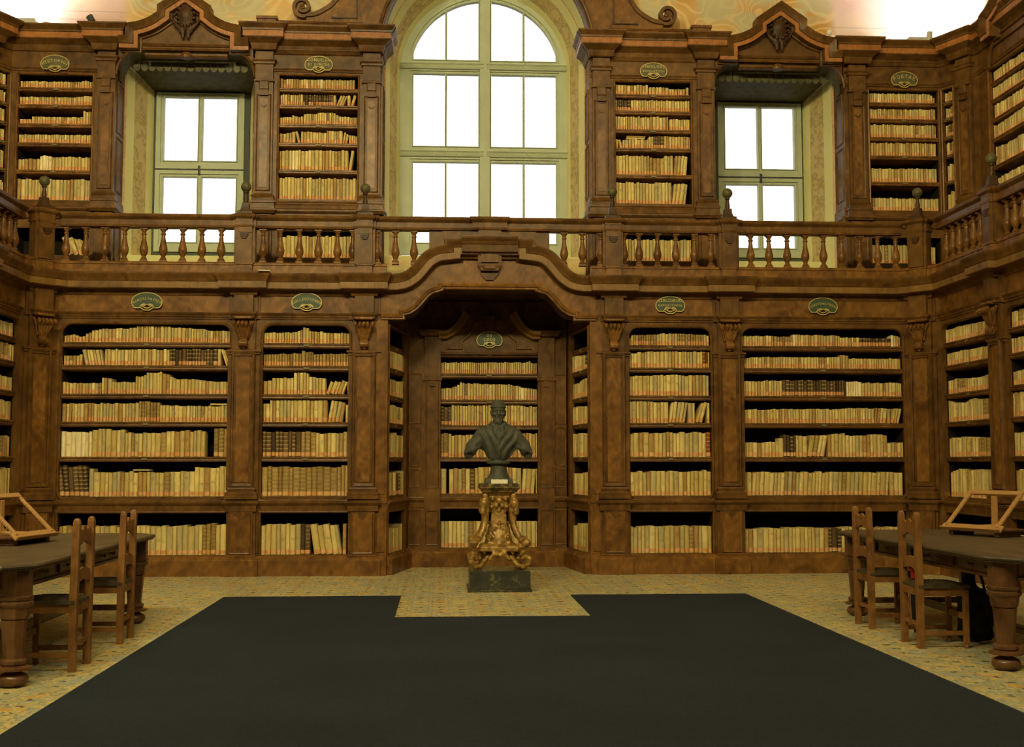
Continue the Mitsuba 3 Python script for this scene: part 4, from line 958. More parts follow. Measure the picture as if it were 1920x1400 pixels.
stock(FB, -5.54, -3.383, ZL, 3.253, SHELF_T, [
    'w5.5;0:12,.05:14,.10:9,.14:18,.19:24,.26:26,.42:27,.43:32,.57:32,.59:30,.79:27,.88:23,1:22;g.195-.205 g.577-.587 t.88-.93',
    'w6;0:18,.09:18,.11:29,.25:30,.63:30,.64:31,.9:31,.93:33,1:30;l.10-.24:-13 d.63-.90 l.93-.99:-20',
    'w6;0:22,.04:20,.22:20,.225:30,.265:30,.27:22,.42:22,.43:32,.48:33,.49:41,.56:41,.62:37,.66:28,.82:27,.86:24,1:23;',
    'w5.6;0:34,.43:34,.435:37,.565:37,.57:30,1:30;t.435-.565 h.88-.99:1',
    'w7.6;0:46,.18:46,.185:50,.36:50,.37:44,.59:44,.6:47,.82:48,.9:52,1:52;b.0-.17 g.83-.905 t.905-.935',
    'w8.2;0:56,.15:56,.20:45,.78:45,.79:54,1:55;l.0-.03:-9 l.03-.15:-6 d.0-.15 h.43-.54:1',
    'w9;0:52,.5:52,.82:53,.85:56,1:56;t.83-.9'], P1, 'wide lower left bookcase', (4, 5, 6))
stock(FB, -2.962, -1.836, ZL, 3.253, SHELF_T, [
    'w5.5;0:20,.37:21,.38:24,.44:25,.45:30,.51:29,.52:23,.65:22,.68:20,1:20;',
    'w5.2;0:22,.42:24,.43:28,.56:27,.57:23,1:24;t.0-1',
    'w6;0:25,.05:25,.06:30,.34:32,.35:41,.51:41,.52:33,.7:30,.71:25,1:26;l.72-.92:20',
    'w7;0:35,.06:35,.07:41,.33:42,.34:44,.6:44,.7:41,.9:38,.92:34,1:34;l.72-.88:9',
    'w7.5;0:47,.42:47,.43:47,.58:47,.59:44,.93:44,.94:53,1:53;d.0-.44 t.44-.58',
    'w9.5;0:55,.9:55,.91:58,1:58;t.0-.91',
    'w9.5;0:55,.4:55,.45:55,1:54;d.43-.53 l.55-.90:-9 g.95-1'], P1, 'narrow bookcase left of niche', (4, 5, 6))
stock(FB, 1.866, 2.966, ZL, 3.253, SHELF_T, [
    'w5.2;0:13,.03:20,.35:21,.36:23,.5:23,.94:21,1:18;t.04-.34 t.6-.9',
    'w6;0:26,.1:29,.25:32,.9:31,1:31;r.91-.955',
    'w6.5;0:38,.3:39,1:39;',
    'w6.5;0:41,.28:41,.3:40,1:39;l.45-.68:9 l.80-.88:18',
    'w8;0:44,.3:46,1:46;r.92-1',
    'w8.5;0:45,1:47;',
    'w8.5;0:48,.5:49,1:50;'], P1, 'narrow bookcase right of niche', (4, 5, 6))
stock(FB, 3.39, 5.59, ZL, 3.253, SHELF_T, [
    'w5;0:19,.19:20,.2:19,.31:18,.32:23,.35:23,.36:22,.6:21,.62:18,.92:16,.925:22,.95:22,1:18;t.19-.31 d.72-.92 b.32-.34 b.925-.95',
    'w5.2;0:20,.15:22,.6:22,.61:26,.65:26,.66:20,1:20;',
    'w5.5;0:28,.24:30,.64:30,.65:28,.73:28,.74:26,1:26;d.24-.64 b.645-.73',
    'w5.6;0:26,.6:27,.68:29,1:28;l.81-.88:8 l.90-.97:13',
    'w7;0:27,.15:28,.22:30,.23:41,.5:41,.57:45,.63:45,.64:40,.77:40,.78:42,.89:42,.9:27,1:28;d.23-.32 l.38-.49:11',
    'w8;0:43,.5:44,1:43;l.04-.9:4',
    'w8.5;0:44,.5:46,1:46;d.5-.58'], P1, 'wide lower right bookcase', (4, 5, 6))
stock(FN, -.64, .74, ZL, 2.985, SHELF_T, ['',
    'w3.9;0:21,.88:22,.89:25,.92:25,.93:20,1:20;',
    'w5;0:21,.08:22,.17:28,.18:32,.4:30,.7:29,.82:25,.83:24,1:20;b.80-.83',
    'w6;0:35,.1:36,.11:38,.7:38,1:35;d.0-.09',
    'w7;0:46,.06:46,.1:41,.3:43,.8:45,1:45;t.0-.05',
    'w8.5;0:47,.25:47,.4:49,1:47;g.06-.09 d.27-.33 l.80-.95:5',
    'w8;0:50,.7:50,.8:52,1:52;'], 132.4, 'the bookcase at the back of the niche')
for M, o, w, sd in ((shift(NL, 0, -.035), (.05, 1.00), 'the left side of the niche', 3), (shift(NR, 0, -.035), (.20, 1.15), 'the right side of the niche', 4)):
    A = auto(7, 30, 36, 8, sd); A[4] = A[4].replace('w', 'w'); 
    A = [''] + auto(3, 30, 34, 7, sd) + auto(2, 40, 46, 10, sd + 9) + auto(1, 46, 52, 11, sd + 5)
    stock(M, o[0], o[1], ZL, 3.253, SHELF_T, A, P1, w)
for M, s in ((FRL, 'right'), (FLL, 'left')):
    sg = -1 if s == 'right' else 1
    for a, b, w, sd in ((13.95, 15.37, f'the {s} wall bookcase next to the corner', 21), (12.1, 13.56, f'the second bookcase on the {s} wall', 31), (10.2, 11.69, f'the third bookcase on the {s} wall', 41)):
        c, d = sorted((a * sg, b * sg))
        A = auto(3, 22, 28, 6, sd + sg) + auto(2, 32, 38, 7, sd + 7 + sg) + auto(2, 44, 50, 8.5, sd + 3 + sg)
        stock(M, c, d, ZL, 3.253, SHELF_T, A, P1, w)
ZC = [z + C1 for z in ZU]
stock(FU, -2.955, -1.845, ZU, 6.975, .056, [
    'w4.8;0:18.5,1:18.5;b.3-.34 b.5-.55 g.94-1',
    'w4.6;0:21,1:21;d.28-.68 l.70-.80:26 l.83-.98:14',
    'w4.6;0:13,.14:15,.15:19,.2:15,.28:15,.3:20,.45:21,.48:23,.68:24,.7:20,.75:17,1:15;g.29-.305',
    'w5;0:18,.15:21,.22:23,.24:22,.57:22,.6:25,.78:25,.85:17,1:15;l.17-.22:-13 g.575-.6 l.79-.86:9',
    'w6;0:37,.15:38,1:39;b.16-.24 t.68-.76 l.88-.97:10',
    'w6;0:42,1:42;',
    'w6.5;0:41,1:42;'], P2, 'the upper bookcase left of the great window')
stock(FU, 1.873, 2.977, ZU, 6.975, .056, [
    'w5.5;0:19.5,.42:19.5,.45:16,.7:16,.72:13,.93:13,.94:16,1:16;g.43-.455 g.70-.725 g.92-.95 b.96-1',
    'w5;0:22,1:22;d.03-.2',
    'w5;0:26,.69:26,.73:22,1:22;g.69-.725',
    'w5.5;0:17,.14:17,.15:18,.44:18,.45:25,.7:25,.8:24,1:24;l.03-.08:-14 h.15-.43:2 d.5-.62',
    'w6;0:38,.45:38,.46:34,.6:34,.62:38,1:38;t.4-.5 l.75-.95:6',
    'w6;0:42,.7:42,1:40;l.72-.94:8',
    'w6.5;0:42,1:42;'], P2, 'the upper bookcase right of the great window')
stock(FU, -6.60, -5.575, ZC, 6.92, .056, [
    'w4.6;0:12.5,.8:13,.85:15,1:13;', 'w4.6;0:15,.8:16,.85:19,1:16;', 'w5;0:9,.14:9,.15:14,.84:14,.86:25,1:25;',
    'w5;0:16,1:17;', 'w5.5;0:21,.27:22,.28:28,.44:28,.45:26,1:26;b.28-.44', 'w6;0:40,1:40;', 'w7;0:38,.5:40,1:30;g.0-.72 l.72-.98:-22'], P2, 'the far left upper bookcase')
stock(FU, 5.625, 6.66, ZC, 6.92, .056, [
    'w4.5;0:19,.9:19.5,.95:13,1:12;b.15-.2', 'w4.8;0:20,1:21;', 'w4.8;0:26,1:26;', 'w5;0:26,1:27;', 'w5.5;0:27,1:28;', 'w6;0:26,1:25;', 'w6.5;0:36,.5:36,1:34;g.9-1'], P2, 'the far right upper bookcase')
for M, a, w, sd in ((FCUL, L2 - .22, 'the corner sliver of shelves on the upper left', 51), (FCUR, .03, 'the corner sliver of shelves on the upper right', 52)):
    stock(M, a, a + .19, ZC, 6.92, .056, auto(2, 17, 21, 5, sd) + auto(2, 20, 24, 5, sd + 4) + auto(2, 30, 36, 6, sd + 2), P2, w)
for M, a, b, w, sd in ((FRU, -16.02, -13.9, 'the upper bookcase on the right wall', 61), (FLU, 13.9, 16.02, 'the upper bookcase on the left wall', 62)):
    stock(M, a, b, ZC, 6.92, .056, auto(2, 20, 23, 5, sd) + auto(2, 25, 29, 5, sd + 4) + auto(2, 30, 36, 6, sd + 2), P2, w)

WORD = ['parchment-bound book', 'dark leather book', 'tan ribbed leather book', 'red-bound book', 'pale cream book']
def nth(n): return f"{n}{'th' if 10 < n % 100 < 14 else {1: 'st', 2: 'nd', 3: 'rd'}.get(n % 10, 'th')}"
rest_v, rest_f, rest_uv, nr = [], [], [], 0
nsolo = 0; place = {}
for b in BOOKS:
    if not b['solo']:
        v = b['v'] @ b['M'][:3, :3].T + b['M'][:3, 3]
        rest_v.append(v); rest_f.append(b['f'] + nr); rest_uv.append(b['uv']); nr += len(v); continue
    nsolo += 1
    q = (b['words'], b['row'], b['ang'] == 9); place[q] = place.get(q, 0) + 1
    shelf = 'lowest compartment' if b['row'] == 'lowest' else f"{b['row']} shelf"
    how = 'lying flat on the row' if b['ang'] == 9 else 'leaning left' if b['ang'] < 0 else 'leaning right' if b['ang'] else ''
    lb = f"{WORD[b['cls']]}{' ' + how if how else ''}, {'' if b['ang'] == 9 else nth(place[q]) + ' from left, '}{shelf} of {b['words']}"
    if b['ang'] == 9 and place[q] > 1: lb = 'uppermost ' + lb
    k = thing('book', lb, 'book', f"books on the {shelf} of {b['words']}")
    put(k, mikit.ply((b['v'], b['f']), 'mat_book', uv=b['uv']), b['M'])
    if b['lab'] and b['ang'] != 9:
        w, h = b['w'] - .003, b['h']
        x = np.array([.08, .2, .5, .8, .92]) * w; y = np.array([-.0002, -min(.012, b['w'] * .22) * .7, -min(.012, b['w'] * .22), -min(.012, b['w'] * .22) * .7, -.0002]) - .0012
        v = np.vstack([np.stack([x, y, np.full(5, .012)], 1), np.stack([x, y, np.full(5, .060)], 1)])
        o = b['v'][0] - np.array([0, b['d'], 0])
        if b['ang'] > 0: v = rot_y(v, b['ang'], w) ; v0 = rot_y(np.zeros((1, 3)), b['ang'], w)[0]; v = v - v0
        elif b['ang'] < 0: v = rot_y(v, b['ang'], 0)
        put(numbered(k + '__paper_label'), mikit.ply((v + o, [[i, i + 1, i + 6, i + 5] for i in range(4)]), 'mat_book_label'), b['M'])
put('shelved_books', mikit.ply((np.vstack(rest_v), np.vstack(rest_f)), 'mat_book', uv=np.vstack(rest_uv)))
labels['shelved_books'] = {'label': 'rows of old parchment and leather books filling the higher and farther shelves', 'category': 'books', 'kind': 'stuff'}
print('books', len(BOOKS), 'individual', nsolo)

# ------------------------------------------------------------------ carpet, bust, furniture
cp = Polygon([(-2.97, -2), (2.75, -2), (2.75, 13.3), (.80, 13.3), (.80, 11.47), (-1.06, 11.47), (-1.06, 13.3), (-2.97, 13.3)])
single('carpet', MB().extz(cp, 0, .008), 'carpet', 'large charcoal carpet with a notch cut out in front of the bust', 'carpet')

BX, BY = .04, 14.0
k = thing('plinth_block', 'low block of dark veined marble under the gilded pedestal', 'plinth')
part(k, 'block', MB().cham(-.345, .345, -.345, .345, .03, .235, .006), 'marble', mat4(BX, BY))
part(k, 'base_slab', MB().cham(-.365, .365, -.365, .365, .0, .032, .006), 'marble', mat4(BX, BY))
def pedestal_sdf():
    def f(P):
        Q = np.abs(P); Q[..., 2] = P[..., 2]
        x, y, z = Q[..., 0], Q[..., 1], Q[..., 2]
        hw = np.interp(z, [.45, .55, .72, .88, 1.0, 1.10, 1.13], [.17, .13, .095, .085, .10, .14, .19])
        d = (np.maximum(x, y) - hw) * .9
        d = np.maximum(d, np.abs(z - .80) - .33)
        ch = [(.285, .555), (.23, .60), (.185, .69), (.155, .80), (.145, .90), (.150, 1.0), (.165, 1.08)]
        for (a, b), (c, e) in zip(ch[:-1], ch[1:]): d = smin(d, cap(Q, (a, a, b), (c, c, e), .034, .032), .010)
        d = smin(d, ell(Q, (.30, .30, .545), (.055, .055, .05)), .012)
        d = smin(d, ell(Q, (.175, .175, .985), (.048, .048, .062)), .012)
        d = smin(d, ell(Q, (.19, .19, .90), (.038, .038, .045)), .012)
        d = smin(d, ell(Q, (.165, .165, .83), (.034, .034, .045)), .012)
        # front reliefs (and the same on the other faces)
        G = np.where((x > y)[..., None], np.stack([y, x, z], -1), Q)
        for i in range(5):
            a = i * .34
            d = smin(d, cap(G, (.0, .135, .53), (.115 * math.sin(a), .105, .53 + .19 * math.cos(a)), .026, .016), .008)
        for c, r in (((.0, .105, .76), .022), ((.06, .11, .70), .02), ((.10, .13, .60), .024), ((.0, .115, 1.02), .038), ((.035, .115, .965), .026), ((.0, .10, .91), .022), ((.075, .125, 1.04), .024), ((.085, .12, .95), .02)):
            d = smin(d, ell(G, c, (r, r, r * 1.15)), .008)
        d = np.minimum(d, rbox(Q, (0, 0, .475), (.225, .225, .032), .012))
        d = np.minimum(d, rbox(Q, (0, 0, .512), (.20, .20, .012), .006))
        ft = [(.05, .41), (.12, .40), (.17, .33), (.22, .275), (.28, .275), (.325, .32), (.335, .375), (.30, .40), (.27, .37)]
        for (a, b), (c, e) in zip(ft[:-1], ft[1:]): d = smin(d, cap(Q, (a, a * .93, b), (c, c * .93, e), .028), .008)
        d = smin(d, cap(G, (0, .20, .40), (.06, .215, .42), .03), .012)
        d = smin(d, cap(G, (.06, .215, .42), (.11, .22, .36), .022), .012)
        return d
    return snet(f, (-.42, -.42, .23), (.42, .42, 1.16), .0115)
k = thing('pedestal', 'gilded carved pedestal with scrolled feet holding up the bust', 'pedestal')
part(k, 'carved_body', pedestal_sdf(), 'gilt', mat4(BX, BY), smooth=True)
part(k, 'top_moulding', MB().sqlathe([(.19, 1.115), (.20, 1.12), (.205, 1.135), (.22, 1.15), (.235, 1.165), (.235, 1.185), (.225, 1.19)]), 'gilt_dull', mat4(BX, BY))
part(k, 'top_slab', MB().cham(-.225, .225, -.225, .225, 1.185, 1.215, .006), 'gilt_dull', mat4(BX, BY))

def bust_sdf():
    """z=0 at the underside of the chest; facing -y"""
    def f(P):
        x, y, z = P[..., 0], P[..., 1], P[..., 2]
        A = np.stack([np.abs(x), y, z], -1); ax = A[..., 0]
        # chest under a short buttoned cape that flares over the arm stumps
        d = ell(P, (0, .0, .20), (.195, .125, .225))
        d = smin(d, cap(P, (0, .0, .04), (0, 0, .25), .085, .13), .06)
        d = smin(d, cap(A, (.05, .02, .335), (.18, .02, .275), .08, .09), .07)
        d = smin(d, cap(A, (.17, .015, .27), (.30, .0, .145), .090, .080), .05)
        d = smin(d, cap(A, (.29, .0, .15), (.345, -.01, .06), .074, .056), .03)
        # hem roll of the sleeve, then the hollow beneath it
        d = smin(d, cap(A, (.265, -.085, .135), (.385, -.055, .075), .020, .016), .02)
        d = np.maximum(d, -cap(A, (.318, -.06, .030), (.35, -.07, -.06), .052, .06))
        d = np.maximum(d, -ell(A, (.222, -.03, .02), (.046, .2, .12)))
        # pleats: slanting drapery on the breast, rings on the sleeves
        front = np.clip((.03 - y) / .06, 0, 1)
        s1 = np.sin(ax * 70 - z * 34 + 1.6 * np.sin(z * 11 + x * 9))
        d = d + (.0085 * s1 * np.clip((.38 - z) / .10, 0, 1) * np.clip(ax / .03, 0, 1) * np.clip((.25 - ax) / .06, 0, 1)
                 + .006 * np.sin(z * 62 + ax * 44) * np.clip((ax - .2) / .05, 0, 1)) * front
        d = smin(d, cap(P, (0, -.118, .33), (.004, -.122, .02), .010), .006)
        for i in range(5): d = smin(d, ell(P, (.014, -.134, .30 - .058 * i), (.010, .010, .010)), .003)
        # neck, turned-down collar with two points
        d = smin(d, cap(P, (0, .005, .33), (0, -.01, .44), .070, .062), .03)
        d = smin(d, cap(A, (.012, -.095, .372), (.085, -.05, .410), .017, .020), .008)
        d = smin(d, cap(A, (.085, -.05, .410), (.080, .04, .43), .020), .008)
        d = smin(d, cap(A, (.016, -.104, .368), (.050, -.122, .315), .016, .006), .006)
        d = smin(d, cap(A, (.050, -.100, .375), (.050, -.120, .318), .016, .006), .006)
        # head
        h = ell(P, (0, .0, .565), (.080, .100, .115))
        h = smin(h, cap(P, (0, -.035, .485), (0, -.06, .465), .050, .040), .04)
        h = smin(h, cap(P, (0, -.098, .572), (0, -.122, .528), .010, .016), .008)           # nose
        h = smin(h, cap(A, (.010, -.100, .584), (.054, -.078, .578), .013, .010), .008)     # brow
        h = np.maximum(h, -ell(A, (.033, -.104, .560), (.019, .024, .012)))                 # eye sockets
        h = smin(h, ell(A, (.033, -.082, .560), (.013, .012, .008)), .002)
        h = smin(h, ell(A, (.046, -.070, .526), (.026, .025, .020)), .014)                  # cheekbones
        b = ell(P, (0, -.070, .452), (.052, .044, .056))                                     # beard
        b = smin(b, cap(A, (.03, -.05, .48), (.070, -.015, .52), .025, .018), .02) + .005 * np.sin(x * 190) * np.cos(z * 60)
        h = smin(h, b, .010)
        h = smin(h, cap(A, (.0, -.112, .507), (.038, -.096, .488), .011, .007), .004)       # moustache
        h = np.maximum(h, -cap(A, (0, -.124, .492), (.018, -.118, .491), .005))              # mouth
        h = smin(h, cap(A, (.0, -.112, .482), (.014, -.108, .482), .007), .003)
        h = smin(h, ell(A, (.083, .005, .550), (.012, .022, .032)), .006)                   # ears
        c = np.maximum(ell(P, (0, .008, .612), (.088, .108, .088)), .600 - z)               # cap with a rolled band
        h = smin(h, c, .004)
        ring = np.sqrt((np.sqrt((x / .083) ** 2 + ((y - .006) / .104) ** 2) - 1) ** 2 * .0081 + (z - .612) ** 2) - .012
        h = smin(h, ring, .004)
        d = smin(d, h, .015)
        return np.maximum(d, .0 - z)
    return snet(f, (-.44, -.20, -.02), (.44, .18, .73), .0075)
k = thing('bust', 'dark bronze bust of a bearded man in a cap and cape on the gilded pedestal', 'bust')
part(k, 'figure', bust_sdf(), 'bronze', mat4(BX - .005, BY, 1.49), smooth=True)
part(k, 'socle', MB().sqlathe([(.155, 1.215), (.16, 1.225), (.155, 1.262), (.145, 1.275)]).lathe([(.145, 1.27), (.125, 1.29), (.105, 1.33), (.094, 1.38), (.09, 1.43), (.10, 1.438), (.135, 1.445), (.14, 1.46), (.135, 1.475), (.09, 1.48), (.085, 1.50)], 0, 0, 24), 'bronze', mat4(BX, BY), smooth=40)
single('name_card', MB().box(-.095, .095, -.004, 0, 0, .048), 'white_paper', 'small blank white card propped against the foot of the bust', 'card', shift(mat4(BX, BY - .165, 1.2155), 0, 0, 0) @ rotm([1, 0, 0], -.12))

def octo(prof, cx, cy): return MB().lathe(prof, cx, cy, 8, PI / 8)
def table(xc, y0, y1, side, label, rot=0.0):
    """long reading table; side = which x side faces the room"""
    k = thing('reading_table', label, 'table', None)
    M = mat4(xc, (y0 + y1) / 2, 0, rot) @ np.diag([1, 1, .9615, 1.0]); L = (y1 - y0) / 2; W = .68
    c = .20
    pl = lambda w, l, c: [(-w, -l + c), (-w + c * .75, -l), (w - c * .75, -l), (w, -l + c), (w, l - c), (w - c * .75, l), (-w + c * .75, l), (-w, l - c)]
    tp = MB().extz(Polygon(pl(W, L, c)), .79, .832)
    tp.plan(pl(W, L, c), [(0, .832), (.018, .828), (.024, .815), (.018, .802), (.006, .797), (.008, .788), (-.03, .785)], closed=True)
    part(k, 'table_top', tp, 'wood_top', M)
    part(k, 'apron', MB().box(-W + .12, W - .12, -L + .22, L - .22, .66, .79).plan(pl(W - .11, L - .16, .14), [(-.03, .655), (.012, .655), (.016, .675), (.004, .685), (0, .70), (0, .785), (-.03, .785)], closed=True), 'wood_table', M)
    for sx in (-1, 1):
        for i in range(4):
            y = -L + .52 + i * (2 * L - 1.04) / 3
            d = part(k, 'drawer', MB().cham(-.012, .012, -.36, .36, .69, .775, .005), 'wood_table', shift(M, sx * (W - .105), y))
            for q in (-.14, .14):
                part(d, 'knob', MB().lathe([(.006, 0), (.008, .012), (.017, .018), (.018, .026), (.010, .032), (.001, .033)], 0, 0, 10), 'tag', shift(M, sx * (W - .093), y + q, .733) @ rotm([0, 1, 0], sx * PI / 2), smooth=40)
    leg = MB().mb(octo([(.108, .60), (.108, .785)], 0, 0)).mb(octo([(.100, .53), (.105, .535), (.118, .55), (.118, .565), (.108, .575), (.118, .588), (.120, .605), (.108, .612)], 0, 0)).mb(octo([(.074, .45), (.090, .46), (.098, .50), (.100, .535)], 0, 0)).mb(octo([(.062, .19), (.082, .45)], 0, 0)).mb(octo([(.118, .115), (.118, .13), (.075, .145), (.085, .155), (.085, .175), (.066, .19)], 0, 0))
    leg = shp(leg, 'wood_table')
    foot = shp(MB().lathe([(.045, .117), (.042, .105), (.055, .095), (.088, .08), (.100, .055), (.095, .028), (.07, .008), (.05, 0)], 0, 0, 16), 'wood_table', True)
    for sx in (-1, 1):
        for sy in (-1, 1):
            g = part(k, 'leg', leg, '', shift(M, sx * (W - .14), sy * (L - .24)))
            part(g, 'bun_foot', foot, '', shift(M, sx * (W - .14), sy * (L - .24)))
    part(k, 'stretcher', MB().cham(-.05, .05, -L + .3, L - .3, .14, .19, .008), 'wood_table', M)
    for sy in (-1, 1): part(k, 'stretcher', MB().cham(-W + .21, W - .14, sy * (L - .24) - .04, sy * (L - .24) + .04, .125, .175, .008), 'wood_table', M)
    return k
table(-3.95, 7.88, 11.47, 1, 'long dark wooden reading table at the left with turned octagonal legs')
table(3.89, 8.12, 11.63, -1, 'long dark wooden reading table at the right in the shade')

CHM = {}
def chair(x, y, t, label):
    M = mat4(x, y, 0, t)
    k = thing('wooden_chair', label, 'chair', 'wooden chairs at the reading tables')
    if not CHM:
        def post(s):
            m = MB(); x0 = s * .175
            pts = [(0, 0), (.48, 0), (.95, .008), (1.03, .009), (1.05, .009), (1.062, .009)]
            hw = [.024, .026, .024, .023, .019, .010]
            v = [[x0 + sx * w, .0 + dy + sy * w, z] for (z, dy), w in zip(pts, hw) for sx, sy in ((-1, -1), (1, -1), (1, 1), (-1, 1))]
            f = [[4 * i + j, 4 * i + (j + 1) % 4, 4 * i + 4 + (j + 1) % 4, 4 * i + 4 + j] for i in range(5) for j in range(4)] + [[0, 1, 2, 3], [20, 21, 22, 23]]
            return m.add(v, f)
        CHM['p0'], CHM['p1'] = shp(post(-1), 'wood_chair'), shp(post(1), 'wood_chair')
        for s in (0, 1):
            x0 = (-1, 1)[s] * .175
            CHM[f'l{s}'] = shp(MB().cham(x0 - .021, x0 + .021, -.385, -.343, .035, .46, .004).mb(MB().lathe([(.018, .0), (.024, .012), (.02, .03), (.014, .04)], x0, -.364, 8)), 'wood_chair')
        # dished leather seat
        n = 9; g = np.linspace(-1, 1, n); X, Y = np.meshgrid(g, g, indexing='ij')
        Z = .492 + .022 * (1 - np.abs(X) ** 3) * (1 - np.abs(Y) ** 3)
        v = np.vstack([np.stack([X * .205, -.19 + Y * .205, Z], -1).reshape(-1, 3), np.stack([X * .205, -.19 + Y * .205, Z * 0 + .468], -1).reshape(-1, 3)])
        q = [[i * n + j, (i + 1) * n + j, (i + 1) * n + j + 1, i * n + j + 1] for i in range(n - 1) for j in range(n - 1)]
        rim = [i * n for i in range(n)] + [(n - 1) * n + j for j in range(1, n)] + [i * n + n - 1 for i in range(n - 2, -1, -1)] + [j for j in range(n - 2, 0, -1)]
        q += [[rim[i], rim[(i + 1) % len(rim)], rim[(i + 1) % len(rim)] + n * n, rim[i] + n * n] for i in range(len(rim))]
        CHM['seat'] = shp((v, np.array(q)), 'leather', 40)
        CHM['seat_frame'] = shp(MB().box(-.18, .18, -.375, -.352, .405, .468).box(-.18, .18, -.012, .012, .405, .468).box(-.187, -.163, -.36, 0, .405, .468).box(.163, .187, -.36, 0, .405, .468), 'wood_chair')
        z0 = np.linspace(-.16, .16, 17)
        top = [(xx, .972 + .020 * math.cos(xx / .16 * PI * 1.5) ** 2 + .014 * (abs(xx) < .05)) for xx in z0]
        bot = [(xx, .885 + .014 * math.cos(xx / .16 * PI * 1.5)) for xx in z0[::-1]]
        CHM['crest_rail'] = shp(MB().extr(Polygon(top + bot), -.002, .016), 'wood_chair')
        bot = [(xx, .615 + .010 * math.cos(xx / .16 * PI)) for xx in z0[::-1]]
        CHM['back_slat'] = shp(MB().extr(Polygon([(xx, .70 + .012 * math.cos(xx / .16 * PI)) for xx in z0] + bot), -.004, .014), 'wood_chair')
        CHM['s0'] = shp(MB().box(-.184, -.166, -.36, 0, .10, .135), 'wood_chair'); CHM['s1'] = shp(MB().box(.166, .184, -.36, 0, .10, .135), 'wood_chair')
        CHM['s2'] = shp(MB().box(-.17, .17, -.373, -.355, .22, .27), 'wood_chair'); CHM['s3'] = shp(MB().box(-.17, .17, -.009, .009, .17, .20), 'wood_chair')
    part(k, 'seat', CHM['seat'], '', M, label='dark leather seat'); part(k, 'seat_frame', CHM['seat_frame'], '', M)
    for s in ('p0', 'p1'): part(k, 'back_post', CHM[s], '', M)
    for s in ('l0', 'l1'): part(k, 'leg', CHM[s], '', M)
    part(k, 'crest_rail', CHM['crest_rail'], '', M); part(k, 'back_slat', CHM['back_slat'], '', M)
    for s in ('s0', 's1', 's2', 's3'): part(k, 'stretcher', CHM[s], '', M)
chair(-3.19, 8.83, -PI / 2, 'wooden chair at the left table, the one nearer the viewer')
chair(-3.205, 10.12, -PI / 2 + .02, 'wooden chair at the left table, the one farther from the viewer')
chair(3.145, 9.53, PI / 2 - .03, 'wooden chair at the right table, the one nearer the viewer')
chair(3.15, 10.63, PI / 2, 'wooden chair at the right table, the one farther from the viewer')

def bookstand(x, y, t, label):
    """slanted open frame with a ledge; local +x along the ledge, rising toward +y"""
    M = mat4(x, y, .80, t)
    k = thing('bookstand', label, 'bookstand', None)
    part(k, 'base_board', MB().cham(-.33, .33, .0, .34, .05, .07, .004).cham(-.29, -.24, .03, .30, 0, .052).cham(.24, .29, .03, .30, 0, .052), 'wood_table', M)
    R = shift(M, 0, .02, .075) @ rotm([1, 0, 0], math.radians(44))
    for s in (-1, 1): part(k, 'side_bar', MB().cham(s * .29 - .022, s * .29 + .022, .0, .44, 0, .022, .004), 'wood_light', R)
    part(k, 'top_bar', MB().cham(-.312, .312, .40, .45, .001, .025, .004), 'wood_light', R)
    part(k, 'ledge', MB().cham(-.345, .345, -.035, .03, -.008, .014, .004).cham(-.345, .345, -.04, -.028, -.008, .035, .003), 'wood_light', R)
    part(k, 'prop', MB().cham(-.03, .03, .29, .315, .07, .35, .004).cham(-.06, .06, .12, .30, .07, .095, .004), 'wood_light', M)
    return k
bookstand(-3.9, 10.0, math.radians(81), 'slanted wooden bookstand on the left table')
bookstand(4.1, 10.55, math.radians(-68), 'slanted wooden bookstand on the right table')
m = MB()
for i in range(5): m.mb(MB().cham(-.05, .05, -.07, .07, 0, .006, .001), mat4(.02 * i - .03, .05 * i - .1, .012 * i, .5 * i))
# dark bag and capped rod by the right table
def bag(P):
    x, y, z = P[..., 0], P[..., 1], P[..., 2]
    d = rbox(P, (0, 0, .21), (.13, .10, .21), .06)
    d = smin(d, cap(P, (-.06, .0, .38), (-.02, .02, .53), .07, .04), .05)
    d = smin(d, cap(P, (.0, -.10, .10), (.0, -.10, .24), .05), .03)
    return np.maximum(d + .006 * np.sin(z * 40 + x * 30), -z)
k = thing('bag', 'black cloth bag slumped on the floor under the right table', 'bag')
part(k, 'body', snet(bag, (-.2, -.2, -.015), (.2, .18, .6), .014), 'black_cloth', mat4(3.76, 9.75), smooth=True)
part(k, 'strap', MB().tube([(-.05, -.03, .50), (-.08, -.08, .58), (-.03, -.1, .60), (.03, -.07, .52), (.05, -.08, .42)], .012, 6), 'black_cloth', mat4(3.76, 9.75), smooth=True)
k = thing('capped_rod', 'dark upright rod with a red top standing behind the nearer right chair', 'rod')
N = mat4(3.44, 10.22)
part(k, 'shaft', MB().lathe([(.006, 0), (.012, .03), (.022, .10), (.03, .25), (.026, .40), (.014, .47)], 0, 0, 8), 'black_cloth', N, smooth=40)
part(k, 'red_cap', MB().lathe([(.016, .46), (.024, .48), (.028, .52), (.022, .55), (.006, .56)], 0, 0, 12).tube([(0, 0, .53), (-.03, 0, .55), (-.055, 0, .56)], [.02, .018, .008], 8), 'red_plastic', N, smooth=40)
part(k, 'tip', MB().tube([(-.05, 0, .558), (-.066, 0, .575)], [.014, .012], 8), 'white_paper', N)
single('paper_slip', MB().cham(-.075, .075, -.05, .05, 0, .012, .002), 'white_paper', 'white slip of paper left on the lower cornice under the gallery posts', 'paper', mat4(-2.92, 15.50, 3.916, .1))

